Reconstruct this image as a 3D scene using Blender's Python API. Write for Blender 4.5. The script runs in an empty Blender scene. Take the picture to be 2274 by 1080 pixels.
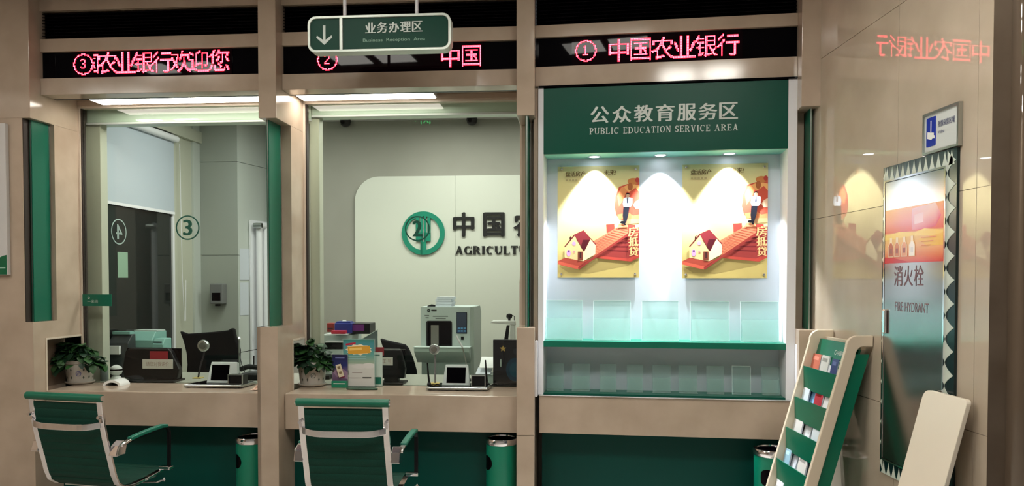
import bpy, math, random
import numpy as np
from mathutils import Matrix, Vector

random.seed(7)
SC = bpy.context.scene
COL = SC.collection

# ------------------------------------------------------------------ camera
FPX, CX, HOR, EYE = 1700.0, 1137.0, 622.0, 1.5        # focal length in pixels, centre column, horizon row, eye height
PITCH = math.radians(1.46)
PPY = HOR + FPX * math.tan(PITCH)
cam_d = bpy.data.cameras.new('camera')
cam = bpy.data.objects.new('camera', cam_d)
COL.objects.link(cam)
cam_d.sensor_width = 36.0
cam_d.lens = FPX / 2274.0 * 36.0
cam_d.shift_y = (PPY - 540.0) / 2274.0
cam_d.clip_end = 60
cam.location = (0, 0, EYE)
cam.rotation_euler = (math.pi / 2 - PITCH, 0, 0)
SC.camera = cam
SC.view_settings.view_transform = 'Standard'
SC.view_settings.look = 'None'
SC.view_settings.gamma = 1
SC.view_settings.exposure = 0.0
SC.view_settings.use_curve_mapping = False
SC.cycles.use_denoising = True
SC.cycles.max_bounces = 8
SC.cycles.transparent_max_bounces = 16
SC.cycles.caustics_reflective = False
SC.cycles.caustics_refractive = False

world = bpy.data.worlds.new('world')
SC.world = world
world.use_nodes = True
world.node_tree.nodes['Background'].inputs[0].default_value = (0.9, 0.95, 1.0, 1)
world.node_tree.nodes['Background'].inputs[1].default_value = 0.05

# light levels
LOBBY_PANEL = 72.0
LOBBY_NEAR = 20.0         # the row of panels nearest the counters       # radiance of the lobby ceiling panels
SOFFIT = 19.0             # radiance of the strips under the fascia
OFFICE_W = 19.0          # watts of each office ceiling lamp
SPOT_W = 120.0            # watts of each display downlight
LED_GAIN = 1.0

# ------------------------------------------------------------------ frames of reference
def ray(px, py):
    x, y = (px - CX) / FPX, (PPY - py) / FPX
    return Vector((x, y * math.sin(PITCH) + math.cos(PITCH), y * math.cos(PITCH) - math.sin(PITCH)))

class Frame:
    """x runs along a wall, y into it, z up."""
    def __init__(s, ox, oy, deg):
        a = math.radians(deg)
        s.o = Vector((ox, oy, 0)); s.d = Vector((math.cos(a), math.sin(a), 0)); s.n = Vector((-math.sin(a), math.cos(a), 0))
        s.m = Matrix.Translation(s.o) @ Matrix.Rotation(a, 4, 'Z')
    def loc(s, p):
        q = p - s.o
        return (q.dot(s.d), q.dot(s.n), q.z)
    def p(s, px, py, w=0.0):
        r = ray(px, py); c = Vector((0, 0, EYE))
        t = ((s.o + s.n * w) - c).dot(s.n) / r.dot(s.n)
        q = s.loc(c + r * t)
        return q[0], q[2]
    def u(s, px, py, w=0.0): return s.p(px, py, w)[0]
    def z(s, px, py, w=0.0): return s.p(px, py, w)[1]
    def h(s, px, py, z):
        r = ray(px, py); c = Vector((0, 0, EYE))
        q = s.loc(c + r * ((z - EYE) / r.z))
        return q[0], q[1]
    def fu(s, px, py, u):
        """where the ray meets the plane x = u: (y, z)"""
        r = ray(px, py); c = Vector((0, 0, EYE))
        t = ((s.o + s.d * u) - c).dot(s.d) / r.dot(s.d)
        q = s.loc(c + r * t)
        return q[1], q[2]

G = (0.0893, 4.6)
A = Frame(G[0], G[1], -4.65)
B = Frame(G[0], G[1], -8.42)
W0 = Frame(0, 0, 0)

# ------------------------------------------------------------------ materials
def lin(c): return tuple(((v / 255.0) / 12.92 if v <= 10.3 else ((v / 255.0 + 0.055) / 1.055) ** 2.4) for v in c[:3]) + (1,)
MATS = {}
def mat(name, col=(128, 128, 128), rough=0.5, metal=0.0, spec=0.5, noise=0, scale=6, bump=0, emit=0, coat=0, trans=0, alpha=None, attr=False):
    if name in MATS: return MATS[name]
    m = bpy.data.materials.new(name); m.use_nodes = True
    nt = m.node_tree; b = nt.nodes['Principled BSDF']
    b.inputs['Base Color'].default_value = lin(col)
    b.inputs['Roughness'].default_value = rough
    b.inputs['Metallic'].default_value = metal
    b.inputs['Specular IOR Level'].default_value = spec
    b.inputs['Coat Weight'].default_value = coat
    if emit:
        b.inputs['Emission Color'].default_value = lin(col)
        b.inputs['Emission Strength'].default_value = emit
    if alpha is not None: b.inputs['Alpha'].default_value = alpha
    if attr:
        at = nt.nodes.new('ShaderNodeAttribute'); at.attribute_name = 'tint'
        nt.links.new(at.outputs['Color'], b.inputs['Base Color'])
    if noise or bump:
        tc = nt.nodes.new('ShaderNodeTexCoord')
        nz = nt.nodes.new('ShaderNodeTexNoise'); nz.inputs['Scale'].default_value = scale; nz.inputs['Detail'].default_value = 5
        nt.links.new(tc.outputs['Object'], nz.inputs['Vector'])
        if noise:
            rp = nt.nodes.new('ShaderNodeValToRGB')
            rp.color_ramp.elements[0].position = .3; rp.color_ramp.elements[1].position = .7
            rp.color_ramp.elements[0].color = lin([max(0, v - noise) for v in col])
            rp.color_ramp.elements[1].color = lin([min(255, v + noise) for v in col])
            nt.links.new(nz.outputs['Fac'], rp.inputs['Fac']); nt.links.new(rp.outputs['Color'], b.inputs['Base Color'])
        if bump:
            bp = nt.nodes.new('ShaderNodeBump'); bp.inputs['Strength'].default_value = bump; bp.inputs['Distance'].default_value = .01
            nt.links.new(nz.outputs['Fac'], bp.inputs['Height']); nt.links.new(bp.outputs['Normal'], b.inputs['Normal'])
    MATS[name] = m
    return m

def glassy(name, tint, refl_rough=0.0, haze=0.0, hazecol=(220, 240, 235)):
    """a thin sheet: lets light straight through with a tint, mirrors by Fresnel, and may scatter a little"""
    m = bpy.data.materials.new(name); m.use_nodes = True
    nt = m.node_tree; nt.nodes.clear()
    out = nt.nodes.new('ShaderNodeOutputMaterial')
    tr = nt.nodes.new('ShaderNodeBsdfTransparent'); tr.inputs[0].default_value = lin(tint)
    gl = nt.nodes.new('ShaderNodeBsdfGlossy'); gl.inputs['Roughness'].default_value = refl_rough
    fr = nt.nodes.new('ShaderNodeFresnel'); fr.inputs['IOR'].default_value = 1.45
    mx = nt.nodes.new('ShaderNodeMixShader')
    src = tr
    if haze:
        df = nt.nodes.new('ShaderNodeBsdfDiffuse'); df.inputs[0].default_value = lin(hazecol)
        mh = nt.nodes.new('ShaderNodeMixShader'); mh.inputs[0].default_value = haze
        nt.links.new(tr.outputs[0], mh.inputs[1]); nt.links.new(df.outputs[0], mh.inputs[2]); src = mh
    ge = nt.nodes.new('ShaderNodeNewGeometry'); mu = nt.nodes.new('ShaderNodeMath'); mu.operation = 'MULTIPLY'
    iv = nt.nodes.new('ShaderNodeMath'); iv.operation = 'SUBTRACT'; iv.inputs[0].default_value = 1
    nt.links.new(ge.outputs['Backfacing'], iv.inputs[1]); nt.links.new(fr.outputs[0], mu.inputs[0]); nt.links.new(iv.outputs[0], mu.inputs[1])
    nt.links.new(mu.outputs[0], mx.inputs[0]); nt.links.new(src.outputs[0], mx.inputs[1]); nt.links.new(gl.outputs[0], mx.inputs[2])
    nt.links.new(mx.outputs[0], out.inputs[0])
    MATS[name] = m
    return m

STONE = mat('beige_marble', (178, 160, 142), .13, noise=9, scale=3.5, spec=.5)
STONE2 = mat('beige_marble_polished', (182, 168, 150), .02, noise=8, scale=3, spec=.55)
STONE_EDGE = mat('marble_arris', (206, 192, 176), .25)
GREEN = mat('bank_green', (0, 104, 82), .32)
GREEN_D = mat('green_laminate', (0, 78, 64), .4, spec=.25)
PLINTH = mat('plinth_green', (0, 64, 56), .4, spec=.2)
GREENG = mat('green_glass_panel', (0, 96, 74), .35)
BLACKP = mat('black_panel', (5, 4, 7), .03, spec=.07)
BLACK = mat('black_plastic', (9, 9, 12), .4, spec=.3)
BLACKF = mat('black_fabric', (8, 8, 12), .8, spec=.2)
DARK_GAP = mat('dark_gap', (38, 26, 20), .6)  # dark joints and seals; also painted shade in the pillar notches
CHROME = mat('chrome', (250, 248, 252), .1, metal=1)
ALU = mat('brushed_aluminium', (190, 195, 192), .28, metal=1)
STEEL = mat('brushed_steel', (170, 168, 166), .16, metal=1)
WHITEP = mat('white_painted_metal', (225, 226, 230), .35)
WHITE = mat('white_plastic', (225, 228, 226), .4)
MACH = mat('pale_machine_plastic', (186, 200, 196), .45)
MACH2 = mat('machine_tray_plastic', (158, 176, 168), .45)
DISP = mat('display_back_paint', (206, 216, 226), .5)
CREAM = mat('cream_laminate', (214, 200, 178), .35)
MINT = mat('frosted_mint_cover', (206, 224, 210), .35)
POST = mat('window_post_paint', (186, 188, 172), .4)
INWALL = mat('office_wall_paint', (152, 150, 140), .7, noise=4, scale=2)
INPANEL = mat('office_sign_panel', (206, 208, 196), .4)
COLW = mat('office_column_cladding', (150, 155, 148), .35)
COLW2 = mat('office_column_light_cladding', (190, 196, 190), .35)
DECAL = mat('glass_decal_green', (0, 78, 62), .4)
LOGO = mat('logo_green', (18, 130, 104), .35)
INK = mat('raised_black_letters', (20, 20, 20), .4)
LETTER = mat('silver_letters', (196, 206, 200), .4)
PRINT = mat('printed_sheet', rough=.35, attr=True)
PRINTG = mat('printed_gloss', rough=.15, attr=True)
LEAF = mat('pothos_leaf', (44, 84, 42), .4, noise=14, scale=30)
LEAF2 = mat('pothos_leaf_dark', (24, 52, 34), .4, noise=8, scale=30)
SOIL = mat('potting_soil', (40, 30, 24), .95, noise=8, scale=60)
POT = mat('glazed_white_pot', (190, 186, 178), .25)
FLOORM = mat('polished_floor_tile', (176, 170, 162), .15, noise=6, scale=2)
CEIL = mat('ceiling_paint', (196, 194, 192), .8)
MESHG = mat('green_mesh_fabric', (0, 58, 46), .6, spec=.25, noise=6, scale=300, bump=.2)
ARMG = mat('green_arm_pad', (20, 110, 90), .4)
BIN = mat('green_bin_enamel', (0, 120, 92), .35)
GLASS = glassy('window_glass', (246, 249, 246))
DARKGLASS = mat('dark_partition_glass', (22, 30, 30), .05, spec=.6)
ACRYL = glassy('clear_acrylic', (232, 246, 244), .2, haze=.16)
ACRYL2 = glassy('clear_acrylic_small', (236, 246, 244), .05, haze=.10)
EDGE = mat('acrylic_edge', (226, 250, 248), .3)
LAMPW = mat('lamp_diffuser', (255, 250, 240), emit=LOBBY_PANEL)
LAMPN = mat('lamp_diffuser_dimmer', (255, 250, 240), emit=LOBBY_NEAR)
SOFW = mat('soffit_strip_diffuser', (255, 246, 232), emit=SOFFIT)
LENSW = mat('downlight_lens', (250, 250, 255), emit=14)
LEDC = mat('led_dot', (255, 120, 140), emit=7.0 * LED_GAIN)
LEDR = mat('led_lens_lit', (255, 0, 50), emit=2.4 * LED_GAIN)
EXITG = mat('exit_sign_face', (60, 255, 140), emit=9)

# ------------------------------------------------------------------ mesh building
class MB:
    def __init__(s): s.v = []; s.f = []; s.c = []
    def add(s, vs, fs, col=None):
        n = len(s.v); s.v += [tuple(p) for p in vs]; s.f += [tuple(i + n for i in f) for f in fs]
        if col is not None: s.c += col
        return s
    def box(s, x0, x1, y0, y1, z0, z1, m=None):
        if x0 > x1: x0, x1 = x1, x0
        if y0 > y1: y0, y1 = y1, y0
        if z0 > z1: z0, z1 = z1, z0
        v = [(x, y, z) for z in (z0, z1) for y in (y0, y1) for x in (x0, x1)]
        if m is not None: v = [m @ Vector(p) for p in v]
        return s.add(v, [(0, 2, 3, 1), (4, 5, 7, 6), (0, 1, 5, 4), (2, 6, 7, 3), (0, 4, 6, 2), (1, 3, 7, 5)])
    def prism(s, poly, a0, a1, axis='y', m=None):
        """poly in the two other axes (xz for y, yz for x, xy for z)"""
        n = len(poly)
        def P(p, a):
            q = {'y': (p[0], a, p[1]), 'x': (a, p[0], p[1]), 'z': (p[0], p[1], a)}[axis]
            return m @ Vector(q) if m is not None else q
        v = [P(p, a0) for p in poly] + [P(p, a1) for p in poly]
        area = sum(poly[i][0] * poly[(i + 1) % n][1] - poly[(i + 1) % n][0] * poly[i][1] for i in range(n))
        flip = (area > 0) ^ (axis == 'y') ^ (a1 < a0)
        f = [(i, (i + 1) % n, n + (i + 1) % n, n + i) for i in range(n)]
        c0, c1 = tuple(range(n))[::-1], tuple(range(n, 2 * n))
        if not flip: f = [q[::-1] for q in f]; c0, c1 = c0[::-1], c1[::-1]
        return s.add(v, f + [c0, c1])
    def ring(s, outer, inner, a0, a1, axis='y'):
        """a frame between two outlines of equal length"""
        n = len(outer)
        def P(p, a): return {'y': (p[0], a, p[1]), 'x': (a, p[0], p[1]), 'z': (p[0], p[1], a)}[axis]
        v = [P(p, a0) for p in outer] + [P(p, a0) for p in inner] + [P(p, a1) for p in outer] + [P(p, a1) for p in inner]
        f = []
        for i in range(n):
            j = (i + 1) % n
            f += [(i, j, n + j, n + i), (2 * n + j, 2 * n + i, 3 * n + i, 3 * n + j), (j, i, 2 * n + i, 2 * n + j), (n + i, n + j, 3 * n + j, 3 * n + i)]
        return s.add(v, f)
    def tube(s, pts, r, seg=8, closed=False):
        pts = [Vector(p) for p in pts]; n = len(pts)
        rs = r if isinstance(r, (list, tuple)) else [r] * n
        vs = []; prev = None
        for i, p in enumerate(pts):
            a = pts[(i - 1) % n] if (closed or i > 0) else p
            b = pts[(i + 1) % n] if (closed or i < n - 1) else p
            t = (b - a).normalized()
            if prev is None:
                k = Vector((0, 0, 1)) if abs(t.z) < .9 else Vector((1, 0, 0))
                e = t.cross(k).normalized()
            else:
                e = (prev - t * prev.dot(t)).normalized()
            prev = e; g = t.cross(e)
            vs += [p + (e * math.cos(2 * math.pi * j / seg) + g * math.sin(2 * math.pi * j / seg)) * rs[i] for j in range(seg)]
        f = []
        for i in range(n if closed else n - 1):
            k = (i + 1) % n
            f += [(i * seg + j, i * seg + (j + 1) % seg, k * seg + (j + 1) % seg, k * seg + j) for j in range(seg)]
        if not closed: f += [tuple(range(seg))[::-1], tuple(range((n - 1) * seg, n * seg))]
        return s.add(vs, f)
    def lathe(s, prof, seg=24, c=(0, 0, 0), m=None, caps=True):
        vs = []
        for r, z in prof:
            for j in range(seg):
                q = Vector((c[0] + r * math.cos(2 * math.pi * j / seg), c[1] + r * math.sin(2 * math.pi * j / seg), c[2] + z))
                vs.append(m @ q if m is not None else q)
        f = []
        for i in range(len(prof) - 1):
            f += [(i * seg + j, i * seg + (j + 1) % seg, (i + 1) * seg + (j + 1) % seg, (i + 1) * seg + j) for j in range(seg)]
        if caps: f += [tuple(range(seg))[::-1], tuple(range((len(prof) - 1) * seg, len(prof) * seg))]
        return s.add(vs, f)
    def ribbon(s, path, x, wx, t):
        """flat bar following a path in the yz plane"""
        n = len(path); vs = []
        for i, (y, z) in enumerate(path):
            a = path[max(0, i - 1)]; b = path[min(n - 1, i + 1)]
            dy, dz = b[0] - a[0], b[1] - a[1]; l = math.hypot(dy, dz); ny, nz = -dz / l, dy / l
            for sx, st in ((-1, -1), (1, -1), (1, 1), (-1, 1)):
                vs.append((x + sx * wx / 2, y + ny * st * t / 2, z + nz * st * t / 2))
        f = []
        for i in range(n - 1):
            f += [(4 * i + j, 4 * i + (j + 1) % 4, 4 * i + 4 + (j + 1) % 4, 4 * i + 4 + j) for j in range(4)]
        f += [(3, 2, 1, 0), (4 * n - 4, 4 * n - 3, 4 * n - 2, 4 * n - 1)]
        return s.add(vs, f)

ORG = {}
def mesh_of(name, mb, material, off=(0, 0, 0), smooth=False):
    me = bpy.data.meshes.new(name)
    me.from_pydata([(v[0] - off[0], v[1] - off[1], v[2] - off[2]) for v in mb.v], [], mb.f)
    if mb.c:
        ca = me.color_attributes.new('tint', 'FLOAT_COLOR', 'POINT')
        ca.data.foreach_set('color', [x for c in mb.c for x in c])
    me.materials.append(material)
    if smooth:
        me.shade_smooth()
    me.validate(); me.update()
    return me

def props(o, label=None, cat=None, group=None, kind=None):
    if label: o['label'] = label
    if cat: o['category'] = cat
    if group: o['group'] = group
    if kind: o['kind'] = kind
    return o

def part(name, mb, material, root, smooth=False, bevel=0, local=False, label=None, kind=None):
    """one mesh object under a thing; its coordinates are those of the thing's frame unless local"""
    off = (0, 0, 0) if local else ORG.get(root.name, (0, 0, 0))
    me = mesh_of(name, mb, material, off, smooth)
    o = bpy.data.objects.new(name, me); COL.objects.link(o); o.parent = root
    ORG[o.name] = off
    finish(o, smooth, bevel)
    return props(o, label, kind=kind)

def finish(o, smooth, bevel):
    if bevel:
        b = o.modifiers.new('edge', 'BEVEL'); b.width = bevel; b.segments = 2; b.limit_method = 'ANGLE'; b.angle_limit = math.radians(40)
    if smooth:
        # split sharp edges by angle
        for e in o.data.edges: pass
        try:
            o.data.set_sharp_from_angle(angle=math.radians(40))
        except Exception:
            pass

def thing(name, label, cat, fr=W0, loc=(0, 0, 0), rz=0.0, group=None, kind=None):
    o = bpy.data.objects.new(name, None); o.empty_display_size = .05; COL.objects.link(o)
    o.matrix_world = fr.m @ Matrix.Translation(loc) @ Matrix.Rotation(rz, 4, 'Z')
    ORG[o.name] = loc
    return props(o, label, cat, group, kind)

def solo(name, mb, material, label, cat=None, fr=W0, group=None, kind=None, smooth=False, bevel=0):
    """a thing, or a piece of the setting, that is one mesh; its origin sits under its middle"""
    xs = [v[0] for v in mb.v]; ys = [v[1] for v in mb.v]; zs = [v[2] for v in mb.v]
    off = ((min(xs) + max(xs)) / 2, (min(ys) + max(ys)) / 2, min(zs))
    o = bpy.data.objects.new(name, mesh_of(name, mb, material, off, smooth)); COL.objects.link(o)
    o.matrix_world = fr.m @ Matrix.Translation(off)
    ORG[o.name] = off
    finish(o, smooth, bevel)
    return props(o, label, cat, group, kind)

def rrect(x0, x1, z0, z1, r, seg=6):
    pts = []
    for cx, cz, a0 in ((x1 - r, z1 - r, 0), (x0 + r, z1 - r, 90), (x0 + r, z0 + r, 180), (x1 - r, z0 + r, 270)):
        for k in range(seg + 1):
            a = math.radians(a0 + 90 * k / seg); pts.append((cx + r * math.cos(a), cz + r * math.sin(a)))
    return pts
def circ(cx, cz, r, n=28, rz=None):
    rz = rz or r
    return [(cx + r * math.cos(2 * math.pi * k / n), cz + rz * math.sin(2 * math.pi * k / n)) for k in range(n)]

# ---- lettering from Blender's own built-in font
_G = {}
def glyph(s, ext=0.0):
    k = (s, ext)
    if k in _G: return _G[k]
    c = bpy.data.curves.new('lettering_curve', 'FONT'); c.body = s; c.size = 1; c.extrude = ext; c.resolution_u = 3
    o = bpy.data.objects.new('lettering_curve', c); COL.objects.link(o)
    bpy.context.view_layer.update()
    me = bpy.data.meshes.new_from_object(o.evaluated_get(bpy.context.evaluated_depsgraph_get()))
    v = [tuple(q.co) for q in me.vertices]; f = [tuple(p.vertices) for p in me.polygons]
    bpy.data.objects.remove(o); bpy.data.curves.remove(c); bpy.data.meshes.remove(me)
    _G[k] = (v, f)
    return _G[k]

def text(mb, s, x0, x1, z0, z1, y, copies=((0, 0),), depth=0.0, flip=False, col=None, slant=0.0, fitz=True):
    """fit the string into the rectangle, facing -y; copies shift it (fractions of the height) to thicken strokes"""
    v, f = glyph(s, .5 if depth else 0.0)
    xs = [p[0] for p in v]; ys = [p[1] for p in v]
    a, b, c, d = min(xs), max(xs), min(ys), max(ys)
    H = z1 - z0
    for n, (dx, dz) in enumerate(copies):
        vs = []
        for p in v:
            tx = (p[0] - a) / (b - a)
            if flip: tx = 1 - tx
            tz = (p[1] - c) / (d - c)
            zz = z0 + tz * H + dz * H + slant * (tx - .5) * (x1 - x0)
            vs.append((x0 + tx * (x1 - x0) + dx * H, y - n * .00004 + (-p[2] * depth if depth else 0), zz))
        mb.add(vs, f, [col] * len(vs) if col else None)
    return mb

# ---- printed pictures: flat shapes of colour laid over one another on a sheet
class Print:
    def __init__(s, src, dst, y, z_up=True, step=.00012):
        s.src = src; s.dst = dst; s.y = y; s.k = 0; s.mb = MB(); s.step = step; s.tone = lambda c: c
    def xy(s, p):
        a, b, c, d = s.src; u0, u1, z0, z1 = s.dst
        fx = min(1, max(0, (p[0] - a) / (c - a))); fy = min(1, max(0, (p[1] - b) / (d - b)))
        return u0 + fx * (u1 - u0), z1 - fy * (z1 - z0)
    def poly(s, pts, col):
        s.k += 1
        cols = col if isinstance(col[0], (tuple, list)) else [col] * len(pts)
        vs = [(q[0], s.y - s.k * s.step, q[1]) for q in map(s.xy, pts)]
        s.mb.add(vs, [tuple(range(len(pts)))], [lin(s.tone(c)) for c in cols])
    def rect(s, x0, y0, x1, y1, col): s.poly([(x0, y0), (x0, y1), (x1, y1), (x1, y0)], col)
    def rows(s, x0, x1, stops):
        """vertical gradient: [(y, colour)...]"""
        s.k += 1
        for (ya, ca), (yb, cb) in zip(stops, stops[1:]):
            vs = [(q[0], s.y - s.k * s.step, q[1]) for q in map(s.xy, [(x0, ya), (x0, yb), (x1, yb), (x1, ya)])]
            s.mb.add(vs, [(0, 1, 2, 3)], [lin(s.tone(v)) for v in (ca, cb, cb, ca)])
    def oval(s, x, y, rx, ry, col, n=24): s.poly([(x + rx * math.cos(-2 * math.pi * k / n), y - ry * math.sin(-2 * math.pi * k / n)) for k in range(n)], col)
    def text(s, t, x0, y0, x1, y1, col, copies=((0, 0),)):
        s.k += 1
        a = s.xy((x0, y1)); b = s.xy((x1, y0))
        text(s.mb, t, a[0], b[0], a[1], b[1], s.y - s.k * s.step, copies, col=lin(col))
        s.k += 1

# ---- a small serif alphabet for the carved Latin lettering
def serif(mb, s, x0, x1, z0, z1, y, depth=.002, thick=.16, thin=.07, gap=.16, col=None):
    """capitals drawn as strokes with serifs, fitted between x0 and x1"""
    W = dict(A=.78, B=.68, C=.72, D=.76, E=.64, G=.76, I=.34, L=.62, N=.78, O=.78, P=.62, R=.74, S=.56, T=.68, U=.76, V=.76, K=.76)
    W[' '] = .42
    total = sum(W[c] for c in s) + gap * (len(s) - 1)
    k = (x1 - x0) / total; H = z1 - z0
    x = 0
    for ch in s:
        w = W[ch]; st = []; T, t = thick, thin
        def vs(cx, wd=T, a=0, b=1): st.append([(cx - wd / 2, a), (cx + wd / 2, a), (cx + wd / 2, b), (cx - wd / 2, b)])
        def hs(xa, xb, cz, wd=t): st.append([(xa, cz - wd / 2), (xb, cz - wd / 2), (xb, cz + wd / 2), (xa, cz + wd / 2)])
        def ln(xa, za, xb, zb, wd): st.append([(xa - wd / 2, za), (xa + wd / 2, za), (xb + wd / 2, zb), (xb - wd / 2, zb)])
        def sf(cx, cz, wd=.28): hs(cx - wd / 2, cx + wd / 2, .03 if cz == 0 else .97, .06)
        def arc(cx, cz, rx, rz, a0, a1, n=14):
            for i in range(n):
                q = []
                for aa, inner in ((i, 0), (i + 1, 0), (i + 1, 1), (i, 1)):
                    a = math.radians(a0 + (a1 - a0) * aa / n)
                    dx = T if inner else 0; dz = t if inner else 0
                    q.append((cx + (rx - dx) * math.cos(a), cz + (rz - dz) * math.sin(a)))
                st.append(q)
        L = .15
        if ch == 'A': ln(.12, 0, w / 2, 1, t); ln(w - .16, 0, w / 2, 1, T); hs(.24, w - .26, .33); sf(.12, 0); sf(w - .14, 0)
        elif ch == 'B': vs(L); sf(L, 0, .26); sf(L, 1, .26); arc(.3, .74, w - .32, .26, -90, 90); arc(.3, .27, w - .3, .27, -90, 90); hs(L, .34, .5); hs(L, .34, .03); hs(L, .34, .97)
        elif ch == 'C' or ch == 'G': arc(w / 2, .5, w / 2, .5, 50, 310, 24); vs(w - .06, .05, .68, .98)
        elif ch == 'D': vs(L); arc(.28, .5, w - .28, .5, -90, 90, 18); hs(0, .3, .03); hs(0, .3, .97)
        elif ch == 'E': vs(L); hs(0, w - .02, .03); hs(0, w - .04, .97); hs(L, w - .16, .51); vs(w - .04, .05, 0, .24); vs(w - .06, .05, .78, 1); vs(w - .18, .05, .4, .62)
        elif ch == 'I': vs(w / 2); sf(w / 2, 0, .32); sf(w / 2, 1, .32)
        elif ch == 'L': vs(L); sf(L, 1, .3); hs(0, w - .02, .03); vs(w - .04, .05, 0, .28)
        elif ch == 'N': vs(.14, t); vs(w - .14, t); ln(w - .16, 0, .14, 1, T); sf(.14, 0, .26); sf(w - .14, 1, .26); hs(0, .16, .97, .06)
        elif ch == 'O': arc(w / 2, .5, w / 2, .5, 0, 360, 28)
        elif ch == 'P': vs(L); sf(L, 0, .32); arc(.28, .71, w - .28, .29, -90, 90); hs(0, .32, .97); hs(L, .32, .46)
        elif ch == 'R': vs(L); sf(L, 0, .32); arc(.28, .73, w - .38, .27, -90, 90); hs(0, .32, .97); hs(L, .34, .49); ln(w - .1, 0, .36, .5, T); sf(w - .08, 0, .2)
        elif ch == 'S': arc(w / 2, .74, w / 2 - .02, .26, 40, 270); arc(w / 2, .27, w / 2 - .01, .27, -140, 90); vs(w - .06, .05, .7, .97); vs(.05, .05, .03, .3)
        elif ch == 'T': vs(w / 2); sf(w / 2, 0, .32); hs(.02, w - .02, .97); vs(.04, .05, .74, 1); vs(w - .04, .05, .74, 1)
        elif ch == 'U': vs(.15, T, .3, 1); vs(w - .12, t, .3, 1); sf(.15, 1, .3); sf(w - .12, 1, .24); arc(w / 2 + .0, .3, w / 2 - .08, .3, 180, 360)
        elif ch == 'V': ln(w / 2, 0, .13, 1, T); ln(w / 2, 0, w - .12, 1, t); sf(.13, 1, .26); sf(w - .12, 1, .22)
        if ch == 'G': vs(w - .1, T * .9, .02, .46); sf(w - .1, 0, .01); hs(w - .26, w + .02, .46, .05)
        for i, q in enumerate(st):
            poly = [(x0 + (x + p[0]) * k, z0 + p[1] * H) for p in q]
            mb.prism(poly, y, y - depth - i * .00002, 'y')
        x += w + gap
    return mb

# ================================================================== THE ROOM
TOP = 3.35
ZC = A.z(890, 878, 0)                       # counter top
WG = 0.38                                   # depth of the window glass behind the fascia
WP = -0.10                                  # pillar fronts stand this far in front of the fascia

# corner between the facade and the side wall, and the frame of the side wall
cu, _z = B.p(1823, 120, WP)
CORNER = B.o + B.d * cu + B.n * WP
S = Frame(CORNER.x, CORNER.y, -89.1)
S_END = S.u(2203, 300, 0)

# --- shell of the lobby
solo('floor', MB().box(-5.2, 2.6, -2.4, 8.2, -.05, 0), FLOORM, 'polished beige tile floor of the banking hall', fr=W0, kind='structure')
solo('ceiling', MB().box(-5.2, 2.6, -2.4, 4.55, TOP, TOP + .05), CEIL, 'plain painted ceiling of the banking hall', fr=W0, kind='structure')
solo('wall_back', MB().box(-5.2, 2.6, -2.45, -2.4, 0, TOP), mat('pale_wall_paint', (216, 216, 218), .6), 'pale painted wall behind the viewer', fr=W0, kind='structure')
solo('wall_left', MB().box(-5.25, -5.2, -2.4, 8.2, 0, TOP), STONE, 'far left marble wall of the hall', fr=W0, kind='structure')

# --- side wall on the right: slabs with fine joints
t = thing('wall_right', 'polished beige marble side wall to the right of the last pillar', None, S, (0, 0, 0), kind='structure')
part('backing', MB().box(-.3, S_END, .02, .12, 0, TOP), DARK_GAP, t)
zj = [0, S.z(1960, 1010, 0), S.z(1990, 452, 0), 2.72, TOP]
uj = [-.30, S.u(1994, 320, 0), S.u(2178, 320, 0) - .02, S_END]
zj[1] = .93
for i in range(3):
    for j in range(4):
        part('slab', MB().box(uj[i] + (.0012 if i else 0), uj[i + 1] - (.0012 if i < 2 else 0), 0, .02, zj[j] + .0012, zj[j + 1] - .0012), STONE2, t)
# where it ends: a return towards the right, then a pier with a rounded polished corner
c_end = S.o + S.d * S_END
xp = ray(2243, 300)
px_pier = c_end.y / xp.y * xp.x
solo('wall_right_return', MB().box(c_end.x - .0, px_pier + .25, c_end.y, c_end.y + .1, 0, TOP), mat('return_marble_shaded', (104, 90, 76), .4, noise=8), 'dull marble return at the far right end of the side wall', kind='structure')  # marble darkened: the unlit look of this face is put into its colour
pr = .07
arc = [(px_pier + pr - pr * math.cos(math.radians(a)), c_end.y - .012 - pr * math.sin(math.radians(a)) - 0.0) for a in range(0, 91, 6)]
poly = [(px_pier, c_end.y - .002)] + arc + [(px_pier + .5, c_end.y - .012 - pr), (px_pier + .5, c_end.y - .002)]
solo('wall_right_pier', MB().prism(poly, 0, TOP, 'z'), mat('pier_marble', (90, 77, 64), .03, spec=.9, coat=.6), 'glossy dark marble pier with a rounded corner, cut by the right edge', kind='structure', smooth=True)

# --- pillars of the facade
def joint_boxes(mb, u0, u1, w0, w1, z0, z1, cuts=()):
    zs = [z0] + [c for c in cuts if z0 < c < z1] + [z1]
    for a, b in zip(zs, zs[1:]): mb.box(u0, u1, w0, w1, a + (.001 if a != z0 else 0), b - (.001 if b != z1 else 0))
    return mb

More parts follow.
